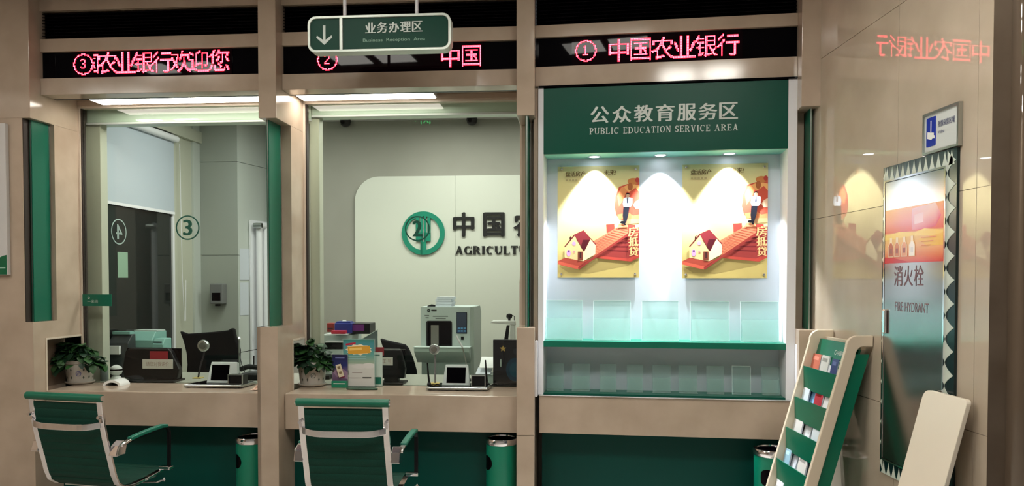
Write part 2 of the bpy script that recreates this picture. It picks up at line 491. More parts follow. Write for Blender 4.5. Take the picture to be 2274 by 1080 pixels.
def pillar(label, fr, u0, u1, notch_z, post, side, niche=None, notch_wall_u=None, cuts=(), post_w=.12, wmax=None):
    """u0..u1 front width; notch_z lower and upper edge of the notch; post: u range of the mass behind the notch"""
    wmax = wmax or WG
    t = thing('pillar', label, None, fr, (u1 if side > 0 else u0, WP, 0), kind='structure')
    zl, zu = notch_z
    part('upper_slab', joint_boxes(MB(), u0, u1, WP, wmax, zu, TOP), STONE, t, bevel=.003)
    if niche:
        n0, nz = niche
        part('lower_slab', MB().box(u0, u1 - .13, WP, wmax, 0, zl).box(u1 - .13, u1, WP, n0, 0, zl).box(u1 - .13, u1, n0, wmax, 0, ZC - .03).box(u1 - .13, u1, n0, wmax, nz, zl), STONE, t)
        part('niche_trim', MB().box(u1 - .004, u1 + .004, n0 - .012, n0, ZC - .03, nz + .012).box(u1 - .004, u1 + .004, n0, wmax, nz, nz + .012), STONE_EDGE, t)
        part('niche_shade_lining', MB().box(u1 - .134, u1 - .128, n0, wmax, ZC, nz).box(u1 - .128, u1 - .006, n0, wmax, nz - .004, nz), mat('niche_shade_marble', (128, 110, 94), .4), t)  # darker marble tone paints in the shade inside the niche
    else:
        part('lower_slab', joint_boxes(MB(), u0, u1, WP, wmax, 0, zl, cuts), STONE, t, bevel=.003)
    part('rear_post', MB().box(post[0], post[1], post_w, wmax, zl, zu), STONE, t)
    if notch_wall_u:
        part('outer_block', MB().box(u0, notch_wall_u, WP, wmax, zl, zu), STONE, t)
        part('notch_shade_strip', MB().box(notch_wall_u, notch_wall_u + .004, WP + .006, .12, zl, zu), DARK_GAP, t)  # dark strip painted on as the shade along the notch wall
    return t

def fin(label, fr, u, w0, w1, z0, z1, th=.016):
    """upright green glass panel standing on edge in a notch"""
    t = thing('green_glass_fin', label, 'glass panel', fr, (u, (w0 + w1) / 2, z0), group='green glass fins in the pillar notches')
    part('panel', MB().box(u - th, u, w0, w1, z0 + .001, z1 - .001), GREENG, t)
    part('edge_strip', MB().box(u - th * .5 - .003, u - th * .5 + .003, w0 - .003, w0, z0 + .001, z1 - .001), ALU, t)
    part('rear_clip', MB().box(u - .001, u + .004, w1 - .008, w1, z0 + .001, z1 - .001), ALU, t)
    return t

# left pillar
u_r = A.u(66, 240, WP); u_l = A.u(52, 500, WP)
zl, zu = A.z(58, 716, WP), A.z(52, 262, WP)
post_u = A.u(103, 500, .12)
zn_top = A.fu(130, 752, u_r)[1]
pillar('broad beige marble pillar at the left end of the counters', A, A.u(-700, 300, WP), u_r, (zl, zu), (u_l, u_r), 1, niche=(.02, zn_top), notch_wall_u=u_l)
fin('green glass fin upright in the notch of the leftmost broad pillar', A, u_l + .022, -.045, .118, zl, zu)
# middle pillar
m0, m1 = A.u(576, 500, WP), A.u(615, 500, WP)
zl2, zu2 = A.z(600, 727, WP), A.z(600, 262, WP)
pu = A.u(625, 500, .14)
nw, _ = A.fu(651, 800, m1)
zn2 = A.fu(660, 756, m1)[1]
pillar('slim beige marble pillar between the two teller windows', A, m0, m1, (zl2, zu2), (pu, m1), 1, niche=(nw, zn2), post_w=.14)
fin('green glass fin in the pillar between the two teller windows', A, pu, -.05, .138, zl2, zu2)
# third pillar
q0, q1 = A.u(1147, 500, WP), A.u(1187, 500, WP)
zl3, zu3 = A.z(1165, 728, WP), A.z(1165, 256, WP)
pu3 = A.u(1177, 500, .1)
pillar('slim beige marble pillar between second window and poster display', A, q0, q1, (zl3, zu3), (A.u(1180, 500, .12), q1), 1, cuts=(A.z(1160, 968, WP),), wmax=.42)
fin('green glass fin in the pillar left of the poster display', A, pu3, -.085, .118, zl3, zu3)
solo('trim_1', MB().box(A.u(1159, 500, .2), A.u(1168, 500, .2), .18, .40, zl3, zu3), STONE, 'narrow marble strip behind the third pillar', fr=A, kind='structure')
# right pillar
r0, r1 = B.u(1777, 500, WP), B.u(1823, 500, WP)
zl4, zu4 = B.z(1790, 733, WP), B.z(1800, 236, WP)
fu4 = B.u(1796, 500, -.04)
pillar('slim beige marble pillar beside the polished side wall', B, r0, r1, (zl4, zu4), (r0, B.u(1783, 500, .08)), -1, post_w=.08, wmax=.42)
fin('green glass fin in the pillar beside the side wall', B, fu4 + .012, -.04, .085, zl4, zu4, th=.012)
solo('trim_2', MB().box(fu4 + .014, r1, .06, .10, zl4, zu4).box(r1 - .004, r1 + .0, WP + .05, .06, zl4, zu4), DARK_GAP, 'dark recess lining in the right pillar', fr=B, kind='structure')  # dark strips stand in for the shadow between fin and side wall

# --- fascia over each bay: stone bands, black louvre panel, display strip
ROW = {
    1: ([(24, 11), (86, 75), (116, 103), (174, 164), (211, 201)], (94, 571)),
    2: ([(9, -3), (73, 57), (101, 89), (164, 154), (199, 190)], (628, 1144)),
    3: ([(-40, -70), (57, 28), (84, 56), (148, 126), (194, 168)], (1194, 1769)),
}
BAY = {1: (A, u_r, m0), 2: (A, m1, q0), 3: (B, B.u(1189, 400, 0), r0)}
ZR = {}
for n in (1, 2, 3):
    fr, ua, ub = BAY[n]
    rows, pxs = ROW[n]
    z = [sum(fr.z(p, r, 0) for p, r in zip(pxs, rw)) / 2 for rw in rows]
    ZR[n] = z     # louvre top, louvre bottom, display top, display bottom, lower band bottom
    t = thing('fascia', ['beige marble fascia bands over the left teller window', 'beige marble fascia bands over the middle teller window', 'beige marble fascia bands over the green display header'][n - 1], None, fr, ((ua + ub) / 2, 0, z[4]), kind='structure')
    part('top_band', MB().box(ua, ub, 0, .12, min(z[0], TOP - .01), TOP), STONE, t)
    part('middle_band', MB().box(ua, ub, 0, .12, z[2], z[1]), STONE, t, bevel=.002)
    part('lower_band', MB().box(ua, ub, 0, .12, z[4], z[3]), STONE, t, bevel=.002)
    part('backing', MB().box(ua, ub, .12, .15, z[4], TOP), BLACK, t)
    # louvre
    g = thing('louvre_panel', ['black louvre panel above the left red-lettered display', 'black louvre panel behind the hanging green sign', 'black louvre panel above the rightmost red-lettered display'][n - 1], 'vent', fr, ((ua + ub) / 2, .05, z[1]), group='black louvre panels along the fascia')
    part('backing', MB().box(ua + .001, ub - .001, .05, .06, z[1] + .001, min(z[0], TOP) - .001), BLACKP, g)
    k = 9 if n < 3 else 12
    for i in range(k):
        zz = z[1] + (min(z[0], TOP) - z[1]) * (i + .5) / k
        part('slat', MB().prism([(.02, zz - .006), (.05, zz + .002), (.05, zz + .006), (.02, zz - .002)], ua + .002, ub - .002, 'x'), BLACKP, g)

# --- led displays
def lamp_cells(s, n=20):
    """which cells of an n x n grid the glyph covers"""
    v, f = glyph(s)
    out = np.zeros((n, n)); sub = 3
    P = np.array([(p[0], p[1]) for p in v])
    if s in '①②③': pass
    lo = np.array([P[:, 0].min(), P[:, 1].min()]); hi = np.array([P[:, 0].max(), P[:, 1].max()])
    sz = max(hi - lo); mid = (lo + hi) / 2; lo = mid - sz / 2
    m = n * sub
    gx = lo[0] + (np.arange(m) + .5) / m * sz; gy = lo[1] + (np.arange(m) + .5) / m * sz
    X, Y = np.meshgrid(gx, gy); hit = np.zeros((m, m), bool)
    for q in f:
        for a in range(1, len(q) - 1):
            p0, p1, p2 = P[q[0]], P[q[a]], P[q[a + 1]]
            d = [(b[0] - c[0]) * (Y - c[1]) - (b[1] - c[1]) * (X - c[0]) for c, b in ((p0, p1), (p1, p2), (p2, p0))]
            hit |= ((d[0] >= 0) & (d[1] >= 0) & (d[2] >= 0)) | ((d[0] <= 0) & (d[1] <= 0) & (d[2] <= 0))
    return hit.reshape(n, sub, n, sub).sum(axis=(1, 3)) >= 4

def circle_cells(digit, n=20):
    g = np.zeros((n, n), bool); c = (n - 1) / 2
    for i in range(n):
        for j in range(n):
            r = math.hypot(i - c, j - c)
            if abs(r - (n / 2 - .8)) < .62: g[i, j] = True
    shapes = {'1': ["..#..", ".##..", "..#..", "..#..", "..#..", "..#..", "..#..", "..#..", "#####"],
              '2': [".###.", "#...#", "....#", "....#", "...#.", "..#..", ".#...", "#....", "#####"],
              '3': [".###.", "#...#", "....#", "....#", "..##.", "....#", "....#", "#...#", ".###."]}[digit]
    for r, row in enumerate(shapes):
        for q, chh in enumerate(row):
            if chh == '#': g[n // 2 + 4 - r, n // 2 - 3 + q] = True
    return g

def display(n, items, label, module):
    fr, ua, ub = BAY[n]; z = ZR[n]
    t = thing('led_display', label, 'display', fr, ((ua + ub) / 2, .03, z[3]), group='scrolling red-lettered displays over the windows')
    part('screen', MB().box(ua + .001, ub - .001, .022, .05, z[3] + .001, z[2] - .001), BLACKP, t)
    x0, y0, x1, y1 = module
    a = fr.p(x0, y0, .02); b = fr.p(x1, y1, .02)
    part('module_frame', MB().box(a[0], b[0], .014, .022, z[3] + .003, z[2] - .003), mat('module_black', (14, 3, 7), .03, spec=.10), t)
    core = MB(); lens = MB()
    for cells, cx, cy, size, clip in items:
        u, zz = fr.p(cx, cy, .012); k = fr.u(cx + size / 2, cy, .012) - fr.u(cx - size / 2, cy, .012)
        N = len(cells); d = k / N
        for i in range(N):
            for j in range(N):
                if cells[i, j]:
                    x = u + (j - (N - 1) / 2) * d; y = zz + (i - (N - 1) / 2) * d
                    if clip and fr.u(clip, cy, .012) > x: continue
                    for mb, s, w in ((core, .27, .0118), (lens, .60, .0128)):
                        mb.add([(x - d * s, w, y - d * s), (x + d * s, w, y - d * s), (x + d * s, w, y + d * s), (x - d * s, w, y + d * s)], [(0, 1, 2, 3)])
    part('lit_dots', core, LEDC, t, kind='stuff'); part('glowing_lenses', lens, LEDR, t, kind='stuff')

def run(chars, cx0, cx1, y0, y1, size):
    out = []
    for i, ch in enumerate(chars):
        f = i / max(1, len(chars) - 1)
        out.append((lamp_cells(ch), cx0 + (cx1 - cx0) * f, y0 + (y1 - y0) * f, size, None))
    return out
display(1, [(circle_cells('3'), 185, 143, 45, None)] + [(lamp_cells('国'), 200, 142, 40, 208)] + run('农业银行欢迎', 238, 441, 140, 136, 45) + [(lamp_cells('您'), 486, 134, 46, None)],
        'black strip display reading circled 3 in red above the left teller window', (160, 112, 516, 168))
display(2, [(circle_cells('2'), 727, 133, 46, None)] + run('中国', 1000, 1047, 126, 124, 46), 'black strip display reading circled 2 in red behind the hanging sign', (700, 100, 1074, 157))
display(3, [(circle_cells('1'), 1301, 113, 48, None)] + run('中国农业银行', 1374, 1617, 112, 99, 50), 'black strip display reading circled 1 in red above the poster display', (1270, 75, 1648, 143))

# --- soffit strips of light under the fascia
def soffit(n, u0, u1, z, w0, w1, lab):
    t = thing('soffit_light', lab, 'ceiling light', A, ((u0 + u1) / 2, w0, z), group='strip lights under the fascia')
    part('housing', MB().box(u0 - .01, u1 + .01, w0 - .006, w1 + .006, z - .008, z + .03), WHITEP, t)
    part('diffuser', MB().box(u0, u1, w0, w1, z - .012, z - .008), SOFW, t)
zs1 = ZR[1][4] + .014
zs2 = ZR[2][4] + .014
soffit(1, A.u(190, 212, .12), m0 - .02, zs1, .02, .30, 'white strip light under the fascia of the left teller window')
soffit(2, m1 + .03, A.u(955, 205, .12), zs2, .02, .30, 'white strip light under the fascia of the middle teller window')
solo('trim_3', MB().box(u_r, m0, .15, WG + .06, zs1 + .03, zs1 + .08), STONE, 'marble soffit over the left window', fr=A, kind='structure')
solo('trim_4', MB().box(m1, q0, .15, WG + .06, zs2 + .03, zs2 + .08), STONE, 'marble soffit over the middle window', fr=A, kind='structure')

# --- teller windows
def window(n, ua, ub, zh, digit, dx, dy, label):
    z0 = ZC
    zt = A.z(380 if n == 1 else 900, 233 if n == 1 else 223, WG - .02)
    t = thing('window_%d' % n, label, None, A, ((ua + ub) / 2, WG, z0), kind='structure')
    part('header', MB().box(ua, ub, WG - .03, WG + .05, zt, zh), STONE, t, bevel=.003)
    part('frame', MB().box(ua, ua + .012, WG - .02, WG + .04, z0, zt).box(ub - .012, ub, WG - .02, WG + .04, z0, zt).box(ua, ub, WG - .02, WG + .04, zt - .012, zt), STONE_EDGE, t)
    part('seal', MB().box(ua + .012, ua + .02, WG - .01, WG + .03, z0, zt - .012), DARK_GAP, t)
    part('pane', MB().box(ua + .02, ub - .012, WG, WG + .012, z0 + .004, zt - .012), GLASS, t)
    # numeral on the glass
    u, zz = A.p(dx, dy, WG); r = .083
    d = thing('window_number', 'green circled %s decal on the %s teller window glass' % (digit, 'left' if n == 1 else 'middle'), 'decal', A, (u, WG - .002, zz), group='circled numbers on the teller glass')
    part('ring', MB().ring(circ(u, zz, r, 40), circ(u, zz, r - .009, 40), WG - .003, WG - .001), DECAL, d)
    mb = MB(); text(mb, digit, u - .028, u + .028, zz - .052, zz + .052, WG - .002, ((0, 0), (.05, 0), (-.05, 0), (.02, .02)))
    part('numeral', mb, DECAL, d)
    return zt
zt1 = window(1, u_r, m0, zs1 + .03, '3', 417, 506, 'left teller window with clear glass under a marble header')
zt2 = window(2, m1, q0, zs2 + .03, '2', 927, 508, 'middle teller window with clear glass under a marble header')
# glass continues behind the notch to the fin
solo('window_3', MB().box(m0, pu - .02, WG, WG + .012, zl2, zu2), GLASS, 'sliver of window glass seen through the notch of the slim pillar', fr=A, kind='structure')
solo('window_4', MB().box(q0, A.u(1160, 500, WG), WG, WG + .012, zl3, zu3), GLASS, 'sliver of glass seen through the notch of the third pillar', fr=A, kind='structure')

# --- counters
def counter(fr, ua, ub, yb, px, label, w1=WG + .02, z1=None):
    z1 = z1 or ZC
    zb = fr.z(px, yb, 0)
    t = thing('counter', label, 'counter', fr, ((ua + ub) / 2, 0, zb), group=None)
    part('front_slab', MB().box(ua + .001, ub - .001, 0, .03, zb, z1), STONE, t, bevel=.003)
    part('worktop', MB().box(ua + .001, ub - .001, .03, w1, z1 - .04, z1), STONE, t)
    part('underside', MB().box(ua + .001, ub - .001, .03, .3, zb + .01, zb + .03), DARK_GAP, t)
    part('plinth_panel', MB().box(ua + .001, ub - .001, .16, .2, 0.08, zb + .01), PLINTH, t)
    part('kickboard', MB().box(ua + .001, ub - .001, .18, .2, 0, 0.08), BLACK, t)
    return t
counter(A, u_r + .002, m0 - .002, 948, 420, 'marble counter with green base under the left teller window')
counter(A, m1 + .002, q0 - .002, 958, 890, 'marble counter with green base under the middle teller window')
ZC3 = B.z(1470, 885, 0)
counter(B, B.u(1197, 920, 0), r0, 970, 1470, 'marble counter front below the lit poster display', w1=.4, z1=ZC3)

# --- lobby ceiling panels (their mirror images show in the polished fascia)
def ceiling_panel(x, y, lab, s=.30):
    t = thing('ceiling_panel_light', lab, 'ceiling light', W0, (x, y, TOP), group='square lamps in the hall ceiling')
    part('frame', MB().ring([(x - s/2 - .02, y - s/2 - .02), (x + s/2 + .02, y - s/2 - .02), (x + s/2 + .02, y + s/2 + .02), (x - s/2 - .02, y + s/2 + .02)],
                             [(x - s/2, y - s/2), (x + s/2, y - s/2), (x + s/2, y + s/2), (x - s/2, y + s/2)], TOP - .012, TOP, 'z'), WHITEP, t)
    part('diffuser', MB().box(x - s/2, x + s/2, y - s/2, y + s/2, TOP - .008, TOP), LAMPN if y > 2.5 else LAMPW, t)
for y, xs_, nm in ((3.05, (-3.40, -2.98, -1.62, -1.24, .12, .48), 'row nearest the counters'), (1.92, (-4.75, -4.30, -1.33, -.95, .75, 1.13), 'second row')):
    for i_, x in enumerate(xs_):
        ceiling_panel(x, y, '%s square ceiling lamp from the left in the %s' % (('first', 'second', 'third', 'fourth', 'fifth', 'sixth')[i_], nm))

# ================================================================== POSTER DISPLAY (third bay)
def Bz(px, py, w=0.0): return B.z(px, py, w)
zh_top = (Bz(1210, 193, 0) + Bz(1750, 172, 0)) / 2
zh_bot = (Bz(1210, 343, 0) + Bz(1750, 329, 0)) / 2
ui, uo = B.u(1207, 500, 0), B.u(1195, 500, 0)
vi, vo = B.u(1748, 500, 0), B.u(1769, 500, 0)
DD = .21                                    # depth of the lit box
z_sh = (Bz(1210, 758, 0) + Bz(1745, 763, 0)) / 2
z_fl = (Bz(1210, 878, 0) + Bz(1750, 888, 0)) / 2
d = thing('display_unit', 'white framed lit display niche with green header and green shelves', 'display case', B, ((ui + vi) / 2, 0, ZC3))
part('side_panel', MB().box(uo, ui, 0, DD + .02, z_fl, zh_top), WHITEP, d, bevel=.001)
part('side_panel', MB().box(vi, vo, 0, DD + .02, z_fl, zh_top), WHITEP, d, bevel=.001)
part('header_board', MB().box(ui, vi, -.002, .02, zh_bot, zh_top - .012), mat('header_green', (0, 74, 58), .35, spec=.2), d)
part('canopy', MB().box(ui, vi, .02, DD, zh_bot, zh_bot + .015), mat('canopy_teal', (120, 190, 180), .4), d)
part('top_gap', MB().box(uo + .004, vo - .004, -.012, DD, zh_top - .008, zh_top + .002), BLACKP, d)
part('back_panel', MB().box(ui, vi, DD, DD + .02, z_fl, zh_top), DISP, d)
sh = part('shelf', MB().box(ui, vi, .0, DD, z_sh - .036, z_sh), GREEN, d, bevel=.001)
part('lower_shelf', MB().box(ui, vi, .002, DD, z_fl, z_fl + .008), GREEN, d)
part('lower_lip', MB().box(ui, vi, .0, .006, z_fl, z_fl + .012), GREEN_D, d)
mb = MB(); k3 = ((0, 0), (.03, 0), (-.03, 0), (.015, .01))
chs = '公众教育服务区'
xs = [1332, 1381, 1429, 1477, 1525, 1572, 1618]
for i, ch in enumerate(chs):
    x = xs[i]; yc = 255 - (i * 9.0) / 6
    a = B.p(x - 20, yc + 19, -.003); b2 = B.p(x + 20, yc - 19, -.003)
    mb = MB(); text(mb, ch, a[0], b2[0], a[1], b2[1], -.003, k3, .0015)
    part('character', mb, LETTER, d)
a = B.p(1309, 298, -.003); b2 = B.p(1639, 275, -.003)
zc = (B.z(1309, 291, -.003) + B.z(1639, 283, -.003)) / 2
for wd_, x0, x1 in (('PUBLIC', 1309, 1374), ('EDUCATION', 1384, 1490), ('SERVICE', 1499, 1577), ('AREA', 1587, 1639)):
    sk = (x0 + x1) / 2 - 1474
    mb = MB(); serif(mb, wd_, B.u(x0, 287, -.003), B.u(x1, 287, -.003), zc - .0185, zc + .0185, -.002, .002)
    part('word', mb, LETTER, d)
# sill
zt_sill = ZC3 + .012
solo('trim_5', MB().box(B.u(1196, 884, -.01), B.u(1757, 888, -.01), -.012, DD, ZC3 + .0005, z_fl - .001), WHITEP, 'white sill under the poster display', fr=B, kind='structure', bevel=.002)
# pale stepped cheeks beside the box
zc1 = Bz(1192, 757, -.02); 
solo('trim_6', MB().box(B.u(1188, 800, -.05), uo - .001, -.05, .02, ZC3, zc1), WHITEP, 'white cheek left of the poster display', fr=B, kind='structure')
zc2 = Bz(1765, 765, -.02)
solo('trim_7', MB().box(vo + .001, r0 - .001, -.05, .02, ZC3, zc2), WHITEP, 'white cheek right of the poster display', fr=B, kind='structure')
solo('trim_8', MB().box(vo, r0, .0, .06, zc2, zh_top), STONE, 'marble filler strip right of the poster display', fr=B, kind='structure')
solo('trim_9', MB().box(uo - .03, uo, .02, .06, zc1 - .1, zh_top), STONE, 'marble filler strip left of the poster display', fr=B, kind='structure')

# downlights
for px, py, nm in ((1320, 346, 'leftmost'), (1467, 343, 'middle'), (1620, 339, 'rightmost')):
    u, w = B.h(px, py, zh_bot)
    w = .125
    u = B.p(px, py, w)[0]
    t = thing('downlight', '%s of the three bright downlights under the green header' % nm, 'downlight', B, (u, w, zh_bot), group='downlights in the display canopy')
    part('trim_ring', MB().lathe([(.042, -.004), (.042, 0), (.03, 0), (.03, -.004), (.042, -.004)], 28, (u, w, zh_bot), caps=False), CHROME, t)
    part('lens', MB().lathe([(.03, -.003), (.03, 0)], 28, (u, w, zh_bot)), LENSW, t)
    sp = bpy.data.lights.new('downlight_beam', 'SPOT'); sp.energy = SPOT_W; sp.spot_size = math.radians(80); sp.spot_blend = .45; sp.shadow_soft_size = .012; sp.color = (.93, .97, 1)
    so = bpy.data.objects.new('downlight_beam', sp); COL.objects.link(so); so.parent = t
    so.location = (0, 0, -.012); so.rotation_euler = (math.radians(2), 0, 0)

def loan_poster(x0, y0, x1, y1, label):
    a = B.p(x0, y1, DD - .02); b2 = B.p(x1, y0, DD - .02)
    t = thing('loan_poster', label, 'poster', B, ((a[0] + b2[0]) / 2, DD - .016, a[1]), group='framed loan posters in the lit display')
    part('backing_sheet', MB().box(a[0], b2[0], DD - .018, DD - .013, a[1], b2[1]), EDGE, t, label='pale acrylic backing')
    P = Print((28, 68, 733, 1035), (a[0], b2[0], a[1], b2[1]), DD - .018)
    P.tone = lambda c_: tuple(v * .84 + .16 * (sum(c_) / 3 + 20) for v in c_)
    P.rows(28, 733, [(68, (196, 190, 140)), (200, (222, 206, 140)), (600, (226, 208, 132)), (860, (188, 166, 92)), (1035, (196, 172, 92))])
    # shadow shape printed on the poster's artwork
    P.poly([(40, 935), (210, 965), (380, 870), (725, 880), (640, 930), (300, 1000), (120, 990)], (160, 138, 74))
    # money bag
    P.poly([(560, 250), (530, 330), (522, 430), (540, 500), (585, 535), (733, 535), (733, 200), (690, 205), (640, 225)], (216, 78, 56))
    P.poly([(575, 260), (545, 330), (560, 420), (600, 360), (620, 300), (680, 250), (640, 232)], (240, 140, 80))
    P.poly([(640, 470), (680, 500), (733, 490), (733, 530), (560, 530), (545, 490)], (232, 130, 74))
    P.poly([(600, 250), (640, 300), (700, 260), (733, 300), (733, 240), (660, 225)], (246, 170, 96))
    P.oval(680, 205, 48, 28, (206, 120, 60)); P.oval(655, 250, 22, 34, (178, 92, 48)); P.oval(715, 195, 18, 22, (190, 60, 50))
    P.poly([(700, 380), (733, 360), (733, 440), (700, 440), (680, 410)], (250, 206, 170))
    P.poly([(620, 530), (733, 530), (733, 565), (600, 575)], (206, 150, 100))
    # stack of boards under the ramp
    P.poly([(360, 800), (640, 620), (733, 600), (733, 850), (660, 893), (370, 862)], (150, 48, 44))
    for k in range(6): P.poly([(430 + 22 * k - 60 * (k < 1), 790 - 30 * k), (640, 800 - 38 * k), (640, 812 - 38 * k), (430 + 22 * k - 60 * (k < 1), 800 - 30 * k)], (112, 30, 34))
    P.poly([(380, 845), (640, 870), (733, 830), (733, 862), (665, 896), (370, 866)], (190, 60, 48))
    P.poly([(450, 575), (522, 570), (522, 620), (455, 650)], (178, 62, 50)); P.poly([(636, 580), (700, 580), (700, 625), (640, 640)], (176, 60, 48))
    # ramp
    P.poly([(545, 600), (640, 600), (640, 655), (372, 845), (200, 880), (300, 740), (345, 715)], (218, 116, 78))
    for k in range(13):
        f = k / 13.0; xa, ya = 535 - 300 * f, 612 + 190 * f; xb, yb = 640 - 300 * f, 650 + 215 * f
        P.poly([(xa, ya), (xb, yb - 14), (xb, yb - 10), (xa, ya + 5)], (166, 66, 48))
    P.poly([(640, 650), (640, 672), (215, 965), (208, 945)], (150, 46, 40))
    P.poly([(560, 570), (630, 575), (640, 600), (545, 602)], (240, 150, 100))
    # lower landing
    P.poly([(32, 890), (95, 860), (300, 880), (210, 945), (40, 905)], (170, 62, 46)); P.poly([(32, 890), (215, 935), (205, 962), (32, 918)], (206, 80, 58))
    # house
    P.poly([(90, 765), (172, 668), (255, 808), (252, 892), (90, 860)], (222, 186, 122))
    P.poly([(255, 808), (316, 706), (360, 752), (358, 832), (252, 892)], (238, 216, 160))
    P.poly([(172, 660), (255, 622), (364, 744), (358, 752), (316, 700), (262, 808)], (136, 40, 46))
    P.poly([(172, 660), (180, 668), (100, 762), (82, 770)], (110, 34, 38)); P.poly([(250, 706), (310, 706), (262, 806), (232, 768)], (84, 22, 30))
    P.oval(172, 738, 16, 18, (176, 140, 190)); P.oval(126, 820, 18, 30, (190, 140, 196)); P.rect(118, 795, 135, 815, (110, 70, 120)); P.rect(165, 800, 182, 818, (196, 130, 130))
    P.rect(206, 808, 250, 882, (120, 56, 40)); P.rect(222, 816, 236, 865, (60, 30, 30)); P.poly([(135, 680), (150, 670), (146, 700), (132, 702)], (70, 30, 28))
    # man leaning on the bag
    P.poly([(598, 415), (650, 415), (640, 500), (622, 560), (600, 575), (592, 500)], (28, 30, 40))
    P.poly([(600, 350), (620, 342), (650, 342), (676, 352), (672, 410), (655, 428), (600, 425), (592, 395)], (224, 232, 244))
    P.poly([(630, 345), (638, 345), (640, 390), (634, 396), (628, 390)], (30, 34, 70))
    P.oval(634, 327, 15, 19, (222, 170, 140)); P.poly([(617, 325), (619, 310), (634, 303), (650, 310), (652, 322), (640, 315), (626, 316)], (30, 22, 22))
    P.oval(594, 558, 24, 13, (22, 22, 30)); P.oval(612, 575, 10, 8, (22, 22, 30))
    # words
    P.text('盘活房产', 98, 110, 270, 156, (96, 74, 46), ((0, 0), (.03, 0), (-.03, 0)))
    P.text('未来!', 430, 104, 532, 148, (96, 74, 46), ((0, 0), (.03, 0)))
    for k in range(5): P.rect(98 + 28 * k, 178, 118 + 28 * k, 194, (180, 160, 110))
    gold = (214, 176, 120)
    for k, ch in enumerate('房抵贷'): P.text(ch, 640 + 4 * k, 600 + 84 * k, 726, 680 + 84 * k, gold, ((0, 0), (.04, 0), (-.04, 0)))
    part('picture', P.mb, PRINTG, t)
    for px, py in ((x0 + 10, y0 + 10), (x1 - 9, y0 + 9), (x0 + 9, y1 - 8), (x1 - 10, y1 - 8)):
        q = B.p(px, py, DD - .02)
        part('mounting_stud', MB().lathe([(.008, 0), (.008, .012), (.005, .016)], 12, m=Matrix.Translation((q[0], DD - .018, q[1])) @ Matrix.Rotation(math.pi / 2, 4, 'X')), CHROME, t, smooth=True)
loan_poster(1238, 367, 1420, 617, 'loan poster with toy house on a ramp, on the left side of the display')
loan_poster(1514, 362, 1706, 618, 'loan poster with toy house on a ramp, on the right side of the display')

# clear leaflet holders
places = ['first', 'second', 'third', 'fourth', 'fifth', 'sixth', 'seventh', 'eighth', 'ninth']
def holder(x0, x1, y0, y1, zb, label, group, m, lean=.03, w=.09, edge=True):
    a = B.p(x0, (y0 + y1) / 2, w); b2 = B.p(x1, (y0 + y1) / 2, w); zt = B.z((x0 + x1) / 2, y0, w)
    t = thing('leaflet_holder', label, 'leaflet holder', B, ((a[0] + b2[0]) / 2, w, zb), group=group)
    H = zt - zb; Wd = b2[0] - a[0]; ua = a[0]
    def leaned(y): return [(y, zb + .001), (y + .003, zb + .001), (y + .003 + lean, zb + H), (y + lean, zb + H)]
    part('back_plate', MB().prism(leaned(w), ua, ua + Wd, 'x'), m, t)
    part('front_plate', MB().prism([(p[0] - .03, zb + .001 + (p[1] - zb) * .55) for p in leaned(w)], ua + .004, ua + Wd - .004, 'x'), m, t)
    part('tray', MB().box(ua, ua + Wd, w - .032, w + .004, zb + .001, zb + .005), m, t)
    if edge:
        e = .0022
        mb = MB().prism([(w - .0005, zb), (w + .0035, zb), (w + .0035 + lean, zb + H), (w - .0005 + lean, zb + H)], ua - e, ua, 'x')
        mb.prism([(w - .0005, zb), (w + .0035, zb), (w + .0035 + lean, zb + H), (w - .0005 + lean, zb + H)], ua + Wd, ua + Wd + e, 'x')
        mb.box(ua - e, ua + Wd + e, w + lean - .001, w + lean + .004, zb + H, zb + H + e)
        part('bright_edge', mb, EDGE, t)
for i, (x0, x1) in enumerate(((1212, 1293), (1318, 1400), (1426, 1507), (1534, 1620), (1646, 1730))):
    holder(x0, x1, 668 + i * .8, 755, z_sh + .001, '%s large clear leaflet holder from the left on the upper shelf' % places[i], 'clear leaflet holders on the upper shelf', ACRYL)
for i, (x0, x1) in enumerate(((1214, 1252), (1270, 1310), (1332, 1369), (1392, 1428), (1449, 1490), (1507, 1549), (1569, 1608), (1627, 1667), (1692, 1732))):
    holder(x0, x1, 808 + i * 1.0, 856, z_fl + .009, '%s small clear leaflet holder from the left on the lower shelf' % places[i], 'small clear leaflet holders on the lower shelf', ACRYL2, lean=.02, w=.12, edge=(i == 7))

# ================================================================== OFFICE BEHIND THE GLASS
ZD = ZC - .0
INS = WG + .03
solo('office_ceiling', MB().box(-4.6, 2.3, WG + .06, 3.4, 2.95, 3.0), CEIL, 'office ceiling behind the teller windows', fr=A, kind='structure')
BW = 2.3                                    # depth of the office back wall
UJ = A.u(640, 500, BW)
solo('wall_office_back', MB().box(UJ, 2.3, BW, BW + .1, 0, 2.95), INWALL, 'grey office back wall behind the sign panel', fr=A, kind='structure')
solo('wall_office_jog', MB().box(UJ, UJ + .1, BW + .1, 3.4, 0, 2.95), INWALL, 'return of the office back wall', fr=A, kind='structure')
solo('wall_office_far', MB().box(-4.6, UJ + .1, 3.4, 3.5, 0, 2.95), INWALL, 'far office wall behind the left booth', fr=A, kind='structure')
solo('wall_office_right', MB().box(2.2, 2.3, .45, BW, 0, 2.95), INWALL, 'grey office wall behind the display', fr=A, kind='structure')
solo('wall_office_front', MB().box(q0, 1.9, .46, .50, 0, 2.95), INWALL, 'partition behind the poster display', fr=A, kind='structure')
solo('wall_over_windows', MB().box(-4.6, q0, .18, .22, ZR[1][4] + .1, 3.3), INWALL, 'wall above the teller windows, office side', fr=A, kind='structure')
